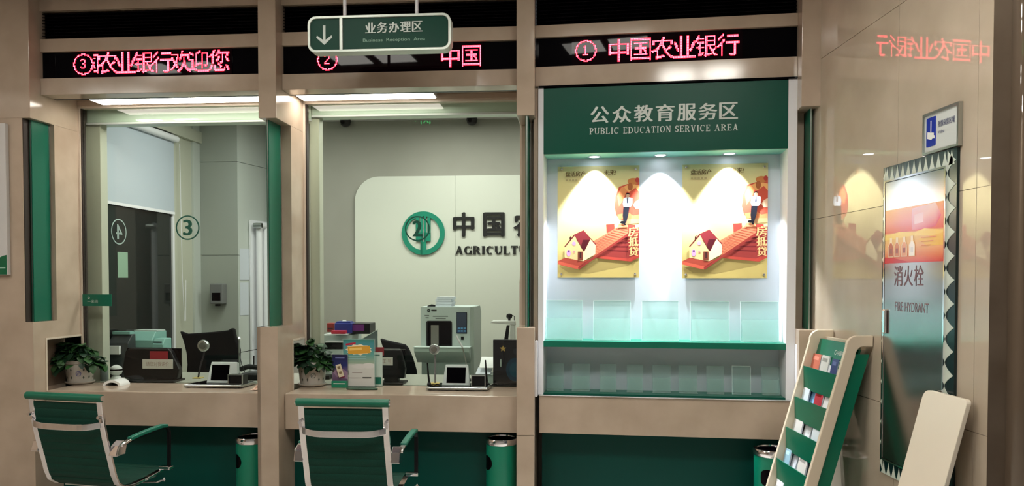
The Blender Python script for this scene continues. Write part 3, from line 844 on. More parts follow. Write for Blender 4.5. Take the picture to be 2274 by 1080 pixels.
# desk inside
solo('office_desk', MB().box(u_r - .02, q0 - .03, WG + .07, WG + .64, ZD - .03, ZD), mat('desk_laminate', (168, 170, 158), .35), 'long pale desk behind the teller glass', 'desk', fr=A, bevel=.002)
for i, u in enumerate((u_r + .3, m0 - .1, q0 - .3)):
    pass
solo('desk_modesty_panel', MB().box(u_r, q0 - .05, WG + .08, WG + .1, 0, ZD - .032), mat('desk_laminate'), 'pale modesty panel under the office desk', 'desk panel', fr=A)
# covers over the windows and window posts
def shutter_box(n, ua, ub, px, y0, y1, lab):
    w = WG + .10
    zt, zb = A.z(px, y0, w), A.z(px, y1, w)
    t = thing('shutter_cover', lab, 'shutter box', A, ((ua + ub) / 2, w, zb), group='pale shutter covers behind the window tops')
    part('casing', MB().box(ua, ub, w, w + .16, zb + .012, zt + .04), MINT, t, bevel=.006)
    part('bottom_lip', MB().box(ua, ub, w - .006, w + .02, zb, zb + .012), WHITEP, t)
shutter_box(1, A.u(192, 260, WG + .1), m0 + .12, 380, 240, 274, 'pale mint shutter cover behind the left window top')
shutter_box(2, A.u(692, 250, WG + .1), q0 + .05, 900, 232, 257, 'pale mint shutter cover behind the middle window top')
def window_post(x0, x1, y, lab):
    w = WG + .12
    solo('trim_10', MB().box(A.u(x0, y, w), A.u(x1, y, w), w, w + .08, ZD, 2.9), POST, lab, fr=A, kind='structure', bevel=.003)
window_post(190, 225, 500, 'pale upright post inside the left window')
window_post(689, 710, 500, 'pale upright post inside the middle window')

# sign panel on the back wall
w = BW - .03
pa = A.p(788, 393, w); pb = A.p(1330, 391, w)
pz0 = .6
t = thing('sign_panel', 'large pale rounded panel with green round logo and black lettering', 'sign', A, ((pa[0] + pb[0]) / 2, w, pz0))
seam = A.u(1011, 500, w); r = .22
L = [(pa[0] + r - r * math.cos(math.radians(a)), pa[1] - r + r * math.sin(math.radians(a))) for a in range(0, 91, 9)]
part('board', MB().prism([(pa[0], pz0)] + L + [(seam - .001, pa[1]), (seam - .001, pz0)], w, BW - .001, 'y'), INPANEL, t)
part('board', MB().prism([(seam + .001, pz0), (seam + .001, pa[1]), (pb[0], pa[1]), (pb[0], pz0)], w, BW - .001, 'y'), INPANEL, t)
c = A.p(940, 518, w - .012); R = (A.u(988, 518, w) - A.u(893, 518, w)) / 2
lg = part('logo', MB().ring(circ(c[0], c[1], R, 56), circ(c[0], c[1], R * .78, 56), w - .02, w), LOGO, t, label='green round ear of wheat logo')
k = R / 1.0
mb = MB()
for x0, x1, z0_, z1_ in ((-.13, -.02, -.98, .98), (.04, .14, -.42, .98), (-.34, -.18, -.05, .72), (.2, .34, -.05, .72), (-.34, -.02, -.38, .02), (.04, .34, -.38, .02), (-.13, .14, -.98, -.4)):
    mb.box(c[0] + x0 * k, c[0] + x1 * k, w - .0202, w, c[1] + z0_ * k, c[1] + z1_ * k)
part('wheat_mark', mb, LOGO, lg)
for i, (ch, x) in enumerate(zip('中国农业银行', (1030, 1097, 1164, 1231, 1298, 1365))):
    if x > 1300: break
    a = A.p(x - 22, 525, w); b2 = A.p(x + 22, 473, w)
    mb = MB(); text(mb, ch, a[0], b2[0], a[1], b2[1], w - .012, ((0, 0), (.035, 0), (-.035, 0), (.02, .02), (-.02, -.02)), .012)
    part('character', mb, INK, t)
a = A.p(1011, 565, w); b2 = A.p(1318, 546, w)
mb = MB(); serif(mb, 'AGRICULTURAL BANK', a[0], b2[0], a[1], b2[1], w - .006, .006, thick=.24, thin=.1, gap=.1)
part('latin_lettering', mb, INK, t)

# dome cameras on the back wall
for x, y, nm in ((767, 271, 'left'), (1048, 267, 'right')):
    u, z = A.p(x, y, BW - .08)
    t = thing('security_camera', 'small dark dome camera high on the back wall, %s one of two' % nm, 'camera', A, (u, BW - .03, z))
    part('mount', MB().box(u - .01, u + .05, BW - .10, BW - .001, z + .03, z + .05), WHITEP, t)
    part('housing', MB().lathe([(.02, .04), (.046, .03), (.05, 0), (.04, -.03), (.015, -.045)], 16, (u, BW - .08, z)), BLACK, t, smooth=True)
    part('lens', MB().lathe([(.018, 0), (.018, .012)], 12, m=Matrix.Translation((u - .01, BW - .125, z - .01)) @ Matrix.Rotation(math.pi / 2, 4, 'X')), BLACKP, t)

# --- left booth: glazed partition running back, blind, cladded column, radiator
un, wn = A.u(222, 500, .62), .62
_wf = A.fu(384, 500, un)[0]; _wc = A.fu(423, 500, un)[0]; _wd = A.fu(438, 500, un)[0]
zb_t = A.fu(300, 305, un)[1]; zb_b = (A.fu(230, 460, un)[1] + A.fu(378, 470, un)[1]) / 2
t = thing('glass_partition', 'dark glazed partition running back from the left window', 'partition', A, (un, wn, 0))
part('pane', MB().box(un - .012, un, wn, _wf - .03, 0.1, zb_t + .1), DARKGLASS, t)
part('jamb', MB().box(un - .03, un + .015, _wf - .03, _wf, 0, zb_t + .12), WHITEP, t, bevel=.002)
part('base_rail', MB().box(un - .03, un + .01, wn, _wf - .03, 0, .1), WHITEP, t)
part('head_rail', MB().box(un - .03, un + .05, wn, _wd, zb_t + .12, zb_t + .22), POST, t)
solo('wall_booth', MB().box(un - .2, un + .012, _wf, _wc, 0, 2.95), POST, 'wall end beyond the glazed partition', fr=A, kind='structure')
solo('trim_11', MB().box(un - .2, un + .03, _wc + .002, _wd, 0, 2.95), COLW2, 'pale vertical trim beside the clad column', fr=A, kind='structure')
solo('wall_booth_upper', MB().box(un - .25, un + .0, wn, _wf, zb_t + .23, 2.95), INWALL, 'wall over the glazed partition', fr=A, kind='structure')
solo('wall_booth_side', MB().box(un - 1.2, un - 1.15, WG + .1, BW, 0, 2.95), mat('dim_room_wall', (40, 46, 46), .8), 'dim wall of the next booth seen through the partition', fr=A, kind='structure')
t = thing('roller_blind', 'pale roller blind half lowered over the dark partition glass', 'blind', A, (un + .03, wn, zb_b))
part('fabric', MB().box(un + .022, un + .026, wn + .01, _wf - .02, zb_b + .02, zb_t + .06), mat('blind_fabric', (176, 186, 196), .8), t)
part('bottom_bar', MB().box(un + .018, un + .03, wn + .01, _wf - .02, zb_b, zb_b + .022), WHITEP, t)
part('roller', MB().tube([(un + .045, wn + .01, zb_t + .08), (un + .045, _wf - .01, zb_t + .08)], .028, 14), WHITEP, t, smooth=True)
part('cord', MB().tube([(un + .05, _wf + .03, zb_t + .05), (un + .05, _wf + .05, 1.55), (un + .05, _wf + .08, 1.15), (un + .05, _wf + .1, 1.15), (un + .05, _wf + .11, 1.5)], .003, 6), WHITEP, t)
# reversed circled 4 on the partition glass and a notice
wy, zy = A.fu(264, 515, un + .002)
t = thing('window_number_reversed', 'pale circled 4 seen in reverse on the dark partition glass', 'decal', A, (un, wy, zy))
rr = .095
part('ring', MB().ring(circ(wy, zy, rr, 36), circ(wy, zy, rr - .008, 36), un + .001, un + .003, 'x'), mat('pale_decal', (170, 190, 186), .5), t)
mb = MB(); text(mb, '4', -.035, .035, -.055, .055, 0, ((0, 0), (.06, 0)), flip=True)
mb.v = [(un + .003 - v[1] * 0, wy + v[0], zy + v[2]) for v in mb.v]
part('numeral', mb, mat('pale_decal'), t)
ya, za = A.fu(262, 617, un + .004); yb, zb = A.fu(284, 561, un + .004)
solo('paper_notice', MB().box(un + .001, un + .003, ya, yb, za, zb), mat('green_paper', (140, 172, 150), .7), 'pale green notice stuck on the dark partition glass', 'notice', fr=A)
# clad column: one face to the viewer, one slanting back
uc0 = un + .03; wc = _wd
cz = [0, A.z(480, 567, wc), A.z(480, 360, wc), 2.95]
uc1 = A.u(527, 400, wc); ux = math.tan(math.radians(13))
t = thing('column_cladding', 'grey panel-clad column with a pale slanted face in the left booth', None, A, ((uc0 + uc1) / 2, wc, 0), kind='structure')
for i in range(3):
    part('panel', MB().box(uc0, uc1 - .001, wc, wc + .03, cz[i] + .002, cz[i + 1] - .002), COLW, t)
    part('side_panel', MB().prism([(uc1, wc), (uc1 + ux * .9 + .0, wc + .9), (uc1 + ux * .9 - .03, wc + .9), (uc1 - .03, wc + .03)], cz[i] + .002, cz[i + 1] - .002, 'z'), COLW2, t)
part('core', MB().box(uc0, uc1 - .035, wc + .028, wc + .2, 0, 2.95), BLACK, t)
def onface(s, out=0.0):   # point on the slanted face, s metres from the corner
    a = math.atan(ux); return (uc1 + math.sin(a) * s + math.cos(a) * out, wc + math.cos(a) * s - math.sin(a) * out)
# soap-dispenser-like box on the front face
x0, z0_ = A.p(474, 680, wc - .02); x1, z1_ = A.p(502, 630, wc - .02)
t = thing('wall_dispenser', 'grey wall box on the clad column', 'dispenser', A, ((x0 + x1) / 2, wc - .04, z0_))
part('body', MB().box(x0, x1, wc - .09, wc - .001, z0_ + .02, z1_), mat('dispenser_grey', (110, 112, 112), .3), t, bevel=.01)
part('spout', MB().box((x0 + x1) / 2 - .015, (x0 + x1) / 2 + .015, wc - .08, wc - .04, z0_, z0_ + .02), BLACK, t)
part('window', MB().box(x0 + .02, x1 - .02, wc - .092, wc - .088, z0_ + .05, z0_ + .12), BLACKP, t)
# papers on the slanted face
def on_slant(px, py, out=.004):
    best = None
    for k in range(200):
        s_ = k * .01; q = onface(s_, out); u_, z_ = A.p(px, py, q[1])
        if best is None or abs(u_ - q[0]) < best[0]: best = (abs(u_ - q[0]), s_, z_)
    return best[1], best[2]
for (ax, ay, bx, by), lab in (((533, 552, 553, 622), 'upper sheet of paper pinned to the slanted column face'), ((533, 628, 553, 700), 'lower sheet of paper pinned to the slanted column face')):
    s0, z1_ = on_slant(ax, ay); s1, z0_ = on_slant(bx, by)
    q0_, q1_ = onface(s0, .002), onface(s1, .002); q2, q3 = onface(s1, .004), onface(s0, .004)
    solo('paper_sheet', MB().prism([q0_, q1_, q2, q3], z0_, z1_, 'z'), mat('office_paper', (200, 206, 214), .7), lab, 'paper', fr=A, group='papers on the slanted column face')
# radiator on the slanted face
s0, _ = on_slant(565, 600, .06); _, zt_ = on_slant(575, 490, .06)
t = thing('radiator', 'white vertical tube radiator beside the green fin of the slim pillar', 'radiator', A, (*onface(s0, .06), .25))
a_ = math.atan(ux)
def slant_box(mb, s0, s1, o0, o1, z0, z1):
    return mb.prism([onface(s0, o0), onface(s1, o0), onface(s1, o1), onface(s0, o1)], z0, z1, 'z')
for i in range(5):
    q = onface(s0 + .05 + i * .09, .08)
    part('column', MB().tube([(q[0], q[1], .3), (q[0], q[1], zt_ - .05)], .03, 12), WHITEP, t, smooth=True)
mb = MB(); qa, qb = onface(s0 + .02, .08), onface(s0 + .44, .08)
for z in (.33, zt_ - .05): mb.tube([(qa[0], qa[1], z), (qb[0], qb[1], z)], .032, 12)
part('header_pipe', mb, WHITEP, t, smooth=True)
q = onface(s0 + .0, .09)
part('valve', MB().tube([(q[0] - .03, q[1], zt_ - .05), (q[0] + .05, q[1], zt_ - .05)], .022, 12).tube([(q[0], q[1], 1.02), (q[0] + .25, q[1] + .02, 1.03)], .015, 8), ALU, t, smooth=True)
part('rear_panel', slant_box(MB(), s0 - .0, s0 + .46, .01, .03, .3, zt_), WHITEP, t)

# office ceiling lamps
for u, w_, e in ((-2.1, 1.1, 1.0), (-.75, 1.35, 1.25), (.5, 1.35, .9)):
    t = thing('office_ceiling_lamp', 'square office ceiling lamp %s' % ('over the left booth' if u < -1.5 else 'over the middle booth' if u < 0 else 'behind the poster display'), 'ceiling light', A, (u, w_, 2.95), group='office ceiling lamps')
    part('housing', MB().box(u - .31, u + .31, w_ - .31, w_ + .31, 2.925, 2.949), WHITEP, t)
    part('diffuser', MB().box(u - .28, u + .28, w_ - .28, w_ + .28, 2.92, 2.925), mat('office_diffuser', (240, 255, 244), emit=3), t)
    al = bpy.data.lights.new('office_lamp_glow', 'AREA'); al.energy = OFFICE_W * e; al.size = .55; al.color = (1, .985, .93)
    ao = bpy.data.objects.new('office_lamp_glow', al); COL.objects.link(ao); ao.parent = t; ao.location = (0, 0, -.04)

# ================================================================== ON AND BEHIND THE COUNTERS
def at(px, py, z=ZC, fr=A):
    """point on the horizontal plane z under this pixel, and metres per pixel there"""
    u, w = fr.h(px, py, z)
    return u, w, fr.u(px + 1, py, w) - fr.u(px, py, w)
Rz = lambda a: Matrix.Rotation(math.radians(a), 4, 'Z')
Rx = lambda a: Matrix.Rotation(math.radians(a), 4, 'X')
Ry = lambda a: Matrix.Rotation(math.radians(a), 4, 'Y')
T = lambda x, y, z: Matrix.Translation((x, y, z))

# --- potted pothos
def leaf_mesh(name, material, s):
    mb = MB()
    o = [(0, 0), (.34, .12), (.46, .42), (.32, .76), (0, 1.1), (-.32, .76), (-.46, .42), (-.34, .12)]
    mb.v = [(0, 0, 0), (0, .5 * s, .05 * s), (0, 1.1 * s, -.12 * s)] + [(x * s, y * s, .10 * s - abs(x) * .1 * s - (y > .7) * .08 * s) for x, y in o[1:4]] + [(x * s, y * s, .10 * s - abs(x) * .1 * s - (y > .7) * .08 * s) for x, y in o[5:8]]
    mb.f = [(0, 3, 4, 1), (1, 4, 5), (1, 5, 2), (1, 2, 6), (1, 6, 7), (0, 1, 7, 8)]
    me = mesh_of(name, mb, material); me.shade_smooth(); return me
LM = [leaf_mesh('leaf', LEAF, .074), leaf_mesh('leaf', LEAF2, .078), leaf_mesh('leaf', LEAF, .06), leaf_mesh('leaf', LEAF2, .062)]
def pothos(px, py, wpx, label, seed, tint, spread, nleaf, emblem):
    u, w, k = at(px, py)
    rnd = random.Random(seed); r = wpx * k / 2; h = r * 1.72
    t = thing('potted_pothos', label, 'plant', A, (u, w, ZC), group='pothos plants on the counters')
    part('saucer', MB().lathe([(r * .8, .001), (r * .98, .012), (r * 1.0, .018), (r * .92, .018), (r * .8, .008)], 28, (u, w, ZC)), POT, t, smooth=True)
    pot = part('pot', MB().lathe([(r * .78, .01), (r * .84, .02), (r * .98, h * .86), (r * 1.06, h * .88), (r * 1.06, h), (r * .97, h), (r * .9, h * .85)], 32, (u, w, ZC)), POT, t, smooth=True)
    part('soil', MB().lathe([(r * .93, h * .86), (.001, h * .9)], 20, (u, w, ZC)), SOIL, t)
    def rim(a, z, out=.0012):
        q = r * (.84 + .14 * (z - .02) / (h * .86 - .02)) + out
        return (u + q * math.cos(a), w + q * math.sin(a), ZC + z)
    mb = MB()
    for row in (h * .3, h * .62):
        for i in range(14):
            a0 = math.radians(-170 + i * 25.7)
            if abs(math.degrees(a0) + 62) < 15: continue
            mb.add([rim(a0 + dx, row + dz) for dx, dz in ((-.07, 0), (0, -.012), (.07, 0), (0, .012))], [(0, 1, 2, 3)])
    mb2 = MB(); a0 = math.radians(emblem)
    n = 18
    for i in range(n):
        p, q = 2 * math.pi * i / n, 2 * math.pi * (i + 1) / n
        mb2.add([rim(a0 + s_ * math.cos(v) / r, h * .47 + s_ * math.sin(v), .0014) for v, s_ in ((p, .018), (q, .018), (q, .014), (p, .014))], [(0, 1, 2, 3)])
    for dz, ww in ((.004, .011), (-.004, .011)):
        mb2.add([rim(a0 + sx * ww / r, h * .47 + dz + sz * .0016 + sx * .003, .0014) for sx, sz in ((-1, -1), (1, -1), (1, 1), (-1, 1))], [(0, 1, 2, 3)])
    part('pattern', mb, mat('pot_pattern', (70, 84, 74), .4), pot); part('emblem', mb2, mat('pot_emblem_' + tint, (84, 84, 150) if tint == 'blue' else (70, 90, 84), .4), pot)
    st = MB()
    for i in range(nleaf):
        a = rnd.uniform(0, 2 * math.pi); e = rnd.random() ** .6
        R = r * spread[0] * e
        x = R * math.cos(a) * 1.0 + spread[2] * r * (1 - .3 * e); y = R * math.sin(a) * .6
        y = max(-.12, min(.095, y))
        z = h * .92 + spread[1] * r * (1 - e * e) * rnd.uniform(.25, 1.0) - max(0, e - .7) * r * 1.1 * rnd.random()
        ur_, n0_ = (u_r, .02) if px < 400 else (m1, nw)
        y = min(y, WG - .07 - w)
        if u + x < ur_ + .05:
            y = max(y, n0_ + .06 - w); x = max(x, ur_ - .085 - u); z = min(z, (zn_top if px < 400 else zn2) - ZC - .05)
        base = Vector((rnd.uniform(-.5, .5) * r, rnd.uniform(-.3, .3) * r, h * .9))
        tip = Vector((x, y, z))
        if i % 2 == 0: st.tube([Vector((u, w, ZC)) + base, Vector((u, w, ZC)) + (base + tip) / 2 + Vector((0, 0, .02)), Vector((u, w, ZC)) + tip], .0016, 4)
        o = bpy.data.objects.new('leaf', LM[rnd.randrange(4)]); COL.objects.link(o); o.parent = t
        yaw = math.atan2(y, x + 1e-6) - math.pi / 2 + rnd.uniform(-.9, .9)
        o.matrix_local = Matrix.Translation(tip) @ Matrix.Rotation(yaw, 4, 'Z') @ Matrix.Rotation(rnd.uniform(-1.2, .35), 4, 'X') @ Matrix.Rotation(rnd.uniform(-.5, .5), 4, 'Y') @ Matrix.Scale(rnd.uniform(.65, 1.0), 4)
    part('stems', st, LEAF2, t, kind='stuff')
pothos(178, 852, 58, 'pothos in a white pot with blue emblem, on the left counter', 3, 'blue', (2.35, 1.8, -.35), 260, -62)
pothos(694, 857, 62, 'bushy pothos in a white patterned pot, on the middle counter', 5, 'grey', (1.8, 1.9, -.1), 240, -68)

# --- small helpers for desk things
def card(root, name, material, x0, x1, y, z0, z1, th=.003):
    return part(name, MB().box(x0, x1, y, y + th, z0, z1), material, root)

# --- monitor seen from behind (left booth) with red card and white label
def black_monitor(x0, x1, y0, y1, w, red, label_px, words, lab, left=.0):
    ua, zt = A.p(x0, y0, w); ub, zb = A.p(x1, y1, w)
    t = thing('monitor', lab, 'monitor', A, ((ua + ub) / 2, w, ZD))
    W_ = ub - ua; H_ = zt - zb
    body = [(ua + W_ * .05, zb + .02), (ua, zb + H_ * .35), (ua + W_ * .06, zb + H_ * .9), (ua + W_ * .14, zt), (ua + W_ * .80, zt), (ua + W_ * .86, zb + H_ * .9), (ub, zb + H_ * .38), (ub - W_ * .04, zb + .02)]
    part('rear_shell', MB().prism(body, w, w + .05, 'y'), BLACK, t, bevel=.008)
    part('screen', MB().box(ua + .01, ub - .01, w + .05, w + .06, zb + .02, zt - .005), BLACKP, t)
    part('foot', MB().box(ua + W_ * .1, ub - W_ * .02, w - .06, w + .10, ZD, ZD + .014), BLACK, t, bevel=.004)
    part('neck', MB().box((ua + ub) / 2 - .05, (ua + ub) / 2 + .05, w + .0, w + .04, ZD + .012, zb + .05), BLACK, t)
    a = A.p(red[0], red[3], w - .01); b2 = A.p(red[2], red[1], w - .01)
    part('red_card', MB().box(a[0], b2[0], w - .006, w - .002, a[1], b2[1]), mat('red_card', (150, 24, 40), .5), t, label='dark red card')
    a = A.p(label_px[0], label_px[3], w - .01); b2 = A.p(label_px[2], label_px[1], w - .01)
    P = Print((0, 0, 100, 30), (a[0], b2[0], a[1], b2[1]), w - .008)
    P.rect(0, 0, 100, 30, (206, 202, 196))
    if words: P.text(words, 12, 8, 88, 22, (150, 110, 100))
    lb = part('label_plate', MB().box(a[0], b2[0], w - .008, w - .003, a[1], b2[1]), WHITE, t, label='white name plate')
    part('lettering', P.mb, PRINT, lb)
    return t
black_monitor(270, 398, 773, 850, WG + .10, (332, 781, 372, 800), (316, 799, 383, 819), '请您对我评价', 'black monitor back with dark red card in the left booth')
black_monitor(838, 900, 776, 848, WG + .12, (833, 772, 852, 790), (846, 794, 872, 812), '工 号', 'black monitor back with small white plate in the middle booth')

# --- black office chairs behind the glass
def office_chair(outline, w, lab):
    pts = [A.p(x, y, w) for x, y in outline]
    uc = sum(p[0] for p in pts) / len(pts); zb = min(p[1] for p in pts)
    t = thing('office_chair', lab, 'chair', A, (uc, w, 0))
    part('backrest', MB().prism(pts, w, w + .045, 'y'), BLACKF, t, bevel=.012)
    part('seat', MB().box(uc - .23, uc + .23, w - .5, w - .02, .43, .5), BLACKF, t, bevel=.02)
    part('back_support', MB().box(uc - .03, uc + .03, w, w + .03, .45, zb + .05), BLACK, t)
    part('column', MB().lathe([(.03, .08), (.03, .43)], 12, (uc, w - .25, 0)), CHROME, t, smooth=True)
    mb = MB()
    for a in range(5):
        q = math.radians(72 * a); mb.tube([(uc, w - .25, .09), (uc + .28 * math.cos(q), w - .25 + .28 * math.sin(q), .05)], [.022, .014], 6)
    part('base', mb, BLACK, t)
    for a in range(5):
        q = math.radians(72 * a)
        part('castor', MB().tube([(uc + .28 * math.cos(q) - .012, w - .25 + .28 * math.sin(q), .028), (uc + .28 * math.cos(q) + .012, w - .25 + .28 * math.sin(q), .028)], .028, 10), BLACK, t)
    return t
office_chair([(398, 736), (414, 742), (470, 738), (506, 734), (513, 729), (519, 731), (522, 748), (531, 778), (530, 815), (524, 850), (412, 850), (415, 810), (413, 785), (407, 760)], 1.30,
             'tall black office chair in the left booth behind the round microphone')
office_chair([(843, 752), (860, 757), (899, 766), (906, 774), (916, 797), (924, 825), (926, 850), (862, 850), (858, 800)], 1.14, 'black office chair leaning behind the monitor in the middle booth')

# --- signature tablet stands on the counters
def stand(tray, scr, glass_, dark, reader, lab, k_side):
    u0, w0, k = at(tray[0], tray[2]); u1 = A.u(tray[1], tray[2], w0)
    w1 = w0 + .2
    t = thing('signature_stand', lab, 'signature pad', A, ((u0 + u1) / 2, w0, ZC))
    part('tray', MB().prism([(u0, w0), (u1, w0), (u1 + .02, w1), (u0 + k_side, w1)], ZC + .006, ZC + .022, 'z'), ALU, t, bevel=.003)
    part('mat', MB().prism([(u0 + .02, w0 + .01), (u1 - .02, w0 + .01), (u1, w1 - .01), (u0 + k_side + .01, w1 - .01)], ZC + .0225, ZC + .025, 'z'), BLACKP, t)
    for x in (u0 + .02, (u0 + u1) / 2, u1 - .02):
        part('rubber_foot', MB().lathe([(.012, 0), (.012, .006)], 10, (x, w0 + .03, ZC)), BLACK, t)
    wS = w0 + .07
    a = A.p(scr[0], scr[3], wS); b2 = A.p(scr[2], scr[1], wS)
    mm = T(0, wS, ZC + .025) @ Rx(-14)
    h = b2[1] - ZC - .02
    body = part('tablet', MB().prism([(a[0], 0), (b2[0], 0), (b2[0] - .02, h), (a[0] + .02, h)], 0, .035, 'y', m=mm), MACH, t, bevel=.004)
    g0, g1 = A.u(dark[0], dark[1], wS), A.u(dark[2], dark[1], wS)
    part('screen', MB().box(g0, g1, -.002, .001, h * .12, h * .86, m=mm), BLACKP, body)
    r0_, r1_ = A.u(reader[0], reader[1], w0 + .02), A.u(reader[2], reader[1], w0 + .02)
    hr = A.z(reader[0], reader[1], w0 + .02) - ZC - .02
    mm = T(0, w0 + .02, ZC + .022)
    part('card_reader', MB().box(r0_, r1_, .012, .09, 0, hr, m=mm), BLACK, t, bevel=.004)
    fr_ = [(r0_, 0), (r1_, 0), (r1_, hr + .004), (r0_, hr + .004)]; fi = [(r0_ + .006, .006), (r1_ - .006, .006), (r1_ - .006, hr - .002), (r0_ + .006, hr - .002)]
    mb = MB().ring([(x, z + ZC + .022) for x, z in fr_], [(x, z + ZC + .022) for x, z in fi], w0 + .022, w0 + .030)
    part('reader_frame', mb, ALU, t)
    return t, w0, w1
ts, w0s, w1s = stand((408, 535, 862), (458, 806, 528, 845), None, (467, 812, 506, 845), (505, 834, 538, 860), 'silver signature tablet stand on the left counter', .05)
t2s, w2s, w3s = stand((946, 1082, 868), (981, 812, 1044, 858), None, (991, 816, 1033, 850), (1046, 836, 1078, 862), 'silver signature tablet stand on the middle counter', .01)

# --- microphones with round heads
def round_mic(foot, head, r_px, w_off, lab, col):
    u, w, k = at(*foot); w = w + w_off
    uh, zh = A.p(head[0], head[1], w)
    R = r_px * k
    t = thing('gooseneck_microphone', lab, 'microphone', A, (u, w, ZC + .027))
    zb = ZC + .0255
    part('base', MB().prism([(u - .03, w - .025), (u + .03, w - .025), (u + .03, w + .025), (u - .03, w + .025)], zb, zb + .008, 'z'), mat('mic_base_yellow', (190, 170, 90), .4), t, bevel=.002)
    part('neck', MB().tube([(u, w, zb), (u + (uh - u) * .25, w + .01, zb + (zh - zb) * .35), (u + (uh - u) * .75, w + .02, zb + (zh - zb) * .7), (uh, w + .015, zh)], .006, 8), mat(*col), t, smooth=True)
    m = T(uh, w, zh) @ Rx(90)
    hd = part('head', MB().lathe([(R * .5, -.012), (R * .95, -.006), (R, .004), (R * .86, .016), (R * .6, .018)], 28, m=m), ALU, t, smooth=True)
    part('grille', MB().lathe([(R * .55, .0185), (R * .52, .022), (.001, .023)], 24, m=m), mat('mic_grille', (96, 96, 88), .5), hd)
    return t
round_mic((440, 849), (452, 768), 13, 0, 'round-headed microphone standing on the left signature stand', ('mic_neck_black', (40, 38, 44), .4))
round_mic((966, 862), (965, 776), 12, 0, 'round-headed microphone standing on the middle signature stand', ('mic_neck_grey', (110, 112, 110), .4))
# thin gooseneck lamp of the middle booth
u, w, k = at(1040, 846); zt = A.z(1014, 746, w); ub = A.u(1013, 746, w)
t = thing('desk_microphone', 'thin silver rod microphone slanting up behind the middle tablet', 'microphone', A, (u, w, ZC))
part('foot', MB().lathe([(.03, 0), (.03, .012), (.01, .016)], 14, (u, w, ZC)), BLACK, t)
uk, zk = A.p(1027, 772, w)
part('rod', MB().tube([(u + .002, w, ZC + .012), (A.u(1034, 800, w), w, A.z(1034, 800, w)), (uk, w, zk)], .004, 8), ALU, t, smooth=True)
part('head', MB().tube([(uk, w, zk), (ub, w, zt)], .007, 10), WHITEP, t, smooth=True)
# pens on stands
def pen(foot, top, w, lab):
    u, zb = A.p(foot[0], foot[1], w); zb = ZC + .026; ut, zt = A.p(top[0], top[1], w)
    t = thing('counter_pen', lab, 'pen', A, (u, w, zb), group='pens standing on the middle signature stand')
    part('holder', MB().lathe([(.014, 0), (.014, .01), (.006, .03)], 12, (u, w, zb)), BLACK, t)
    part('barrel', MB().tube([(u, w, zb + .02), ((u + ut) / 2, w, (zb + zt) / 2), (ut, w, zt)], [.008, .006, .004], 8), BLACK, t, smooth=True)
    part('coiled_cord', MB().tube([(u, w, zb + .01), (u + .03, w - .02, zb - .0), (u + .05, w + .01, zb + .01), (u + .07, w, zb + .005)], .0035, 6), BLACK, t)
pen((953, 860), (949, 806), w2s + .04, 'black pen at the near left corner of the middle signature stand')
pen((1081, 858), (1078, 800), w2s + .10, 'black pen at the far right end of the middle signature stand')
# black phone and its post in the left booth
u, w, k = at(560, 846)
t = thing('desk_phone', 'black desk phone at the right end of the left counter', 'phone', A, (u, w, ZD))
part('body', MB().box(u - .09, u + .045, w, w + .14, ZD, ZD + .05), BLACK, t, bevel=.01)
part('handset', MB().tube([(u - .10, w + .04, ZD + .075), (u - .04, w + .03, ZD + .095), (u + .03, w + .03, ZD + .09)], .018, 10), BLACK, t, smooth=True)
part('aerial', MB().tube([(u - .01, w + .05, ZD + .08), (u - .008, w + .05, ZD + .17)], .005, 6), BLACK, t)
u, z = A.p(531, 752, WG + .25)
t = thing('cable_post', 'thin silver post with cables beside the left booth chair', 'post', A, (u, WG + .25, ZD))
part('post', MB().tube([(u, WG + .25, ZD), (u, WG + .25, z)], .006, 8), ALU, t)
part('knob', MB().lathe([(.002, -.012), (.012, 0), (.002, .012)], 12, (u, WG + .25, z)), CHROME, t, smooth=True)
part('cable', MB().tube([(u, WG + .25, z - .10), (u + .06, WG + .25, z - .09), (u + .16, WG + .26, z - .07)], .0025, 5).tube([(u, WG + .25, z - .1), (u + .04, WG + .2, z - .18), (u + .06, WG + .2, ZD + .06)], .003, 5), BLACK, t)
# small white paper towel on the counter end and white arch device at the left
u, w, k = at(572, 866)
mb = MB(); rnd = random.Random(2); n = 9; vs = []
for i in range(n):
    for j in range(n):
        f, g = i / (n - 1), j / (n - 1)
        vs.append((u + (f - .5) * .075 + rnd.uniform(-.006, .006), w + .01 + (g - .5) * .09 + rnd.uniform(-.006, .006), ZC + .002 + .07 * math.exp(-((f - .6) ** 2 + (g - .6) ** 2) * 9) * rnd.uniform(.5, 1)))
mb.add(vs, [(i * n + j, (i + 1) * n + j, (i + 1) * n + j + 1, i * n + j + 1) for i in range(n - 1) for j in range(n - 1)])
solo('crumpled_cloth', mb, mat('peach_cloth', (226, 190, 168), .8), 'crumpled peach cloth on the left counter against the slim pillar', 'cloth', fr=A)
u, w, k = at(252, 857)
ro = .062; prof = [(ro * math.cos(math.radians(a)), ro * .62 * math.sin(math.radians(a))) for a in range(0, 181, 12)]
inn = [(x * .72, z * .6) for x, z in prof][::-1]
t = thing('arched_scanner', 'small white arched scanner on the left counter beside the pot', 'scanner', A, (u, w, ZC))
part('hood', MB().prism([(u + x, ZC + z) for x, z in prof + inn], w - .02, w + .09, 'y'), WHITE, t, smooth=True)
part('dark_slot', MB().box(u - .03, u + .03, w + .03, w + .06, ZC, ZC + .02), DARK_GAP, t)
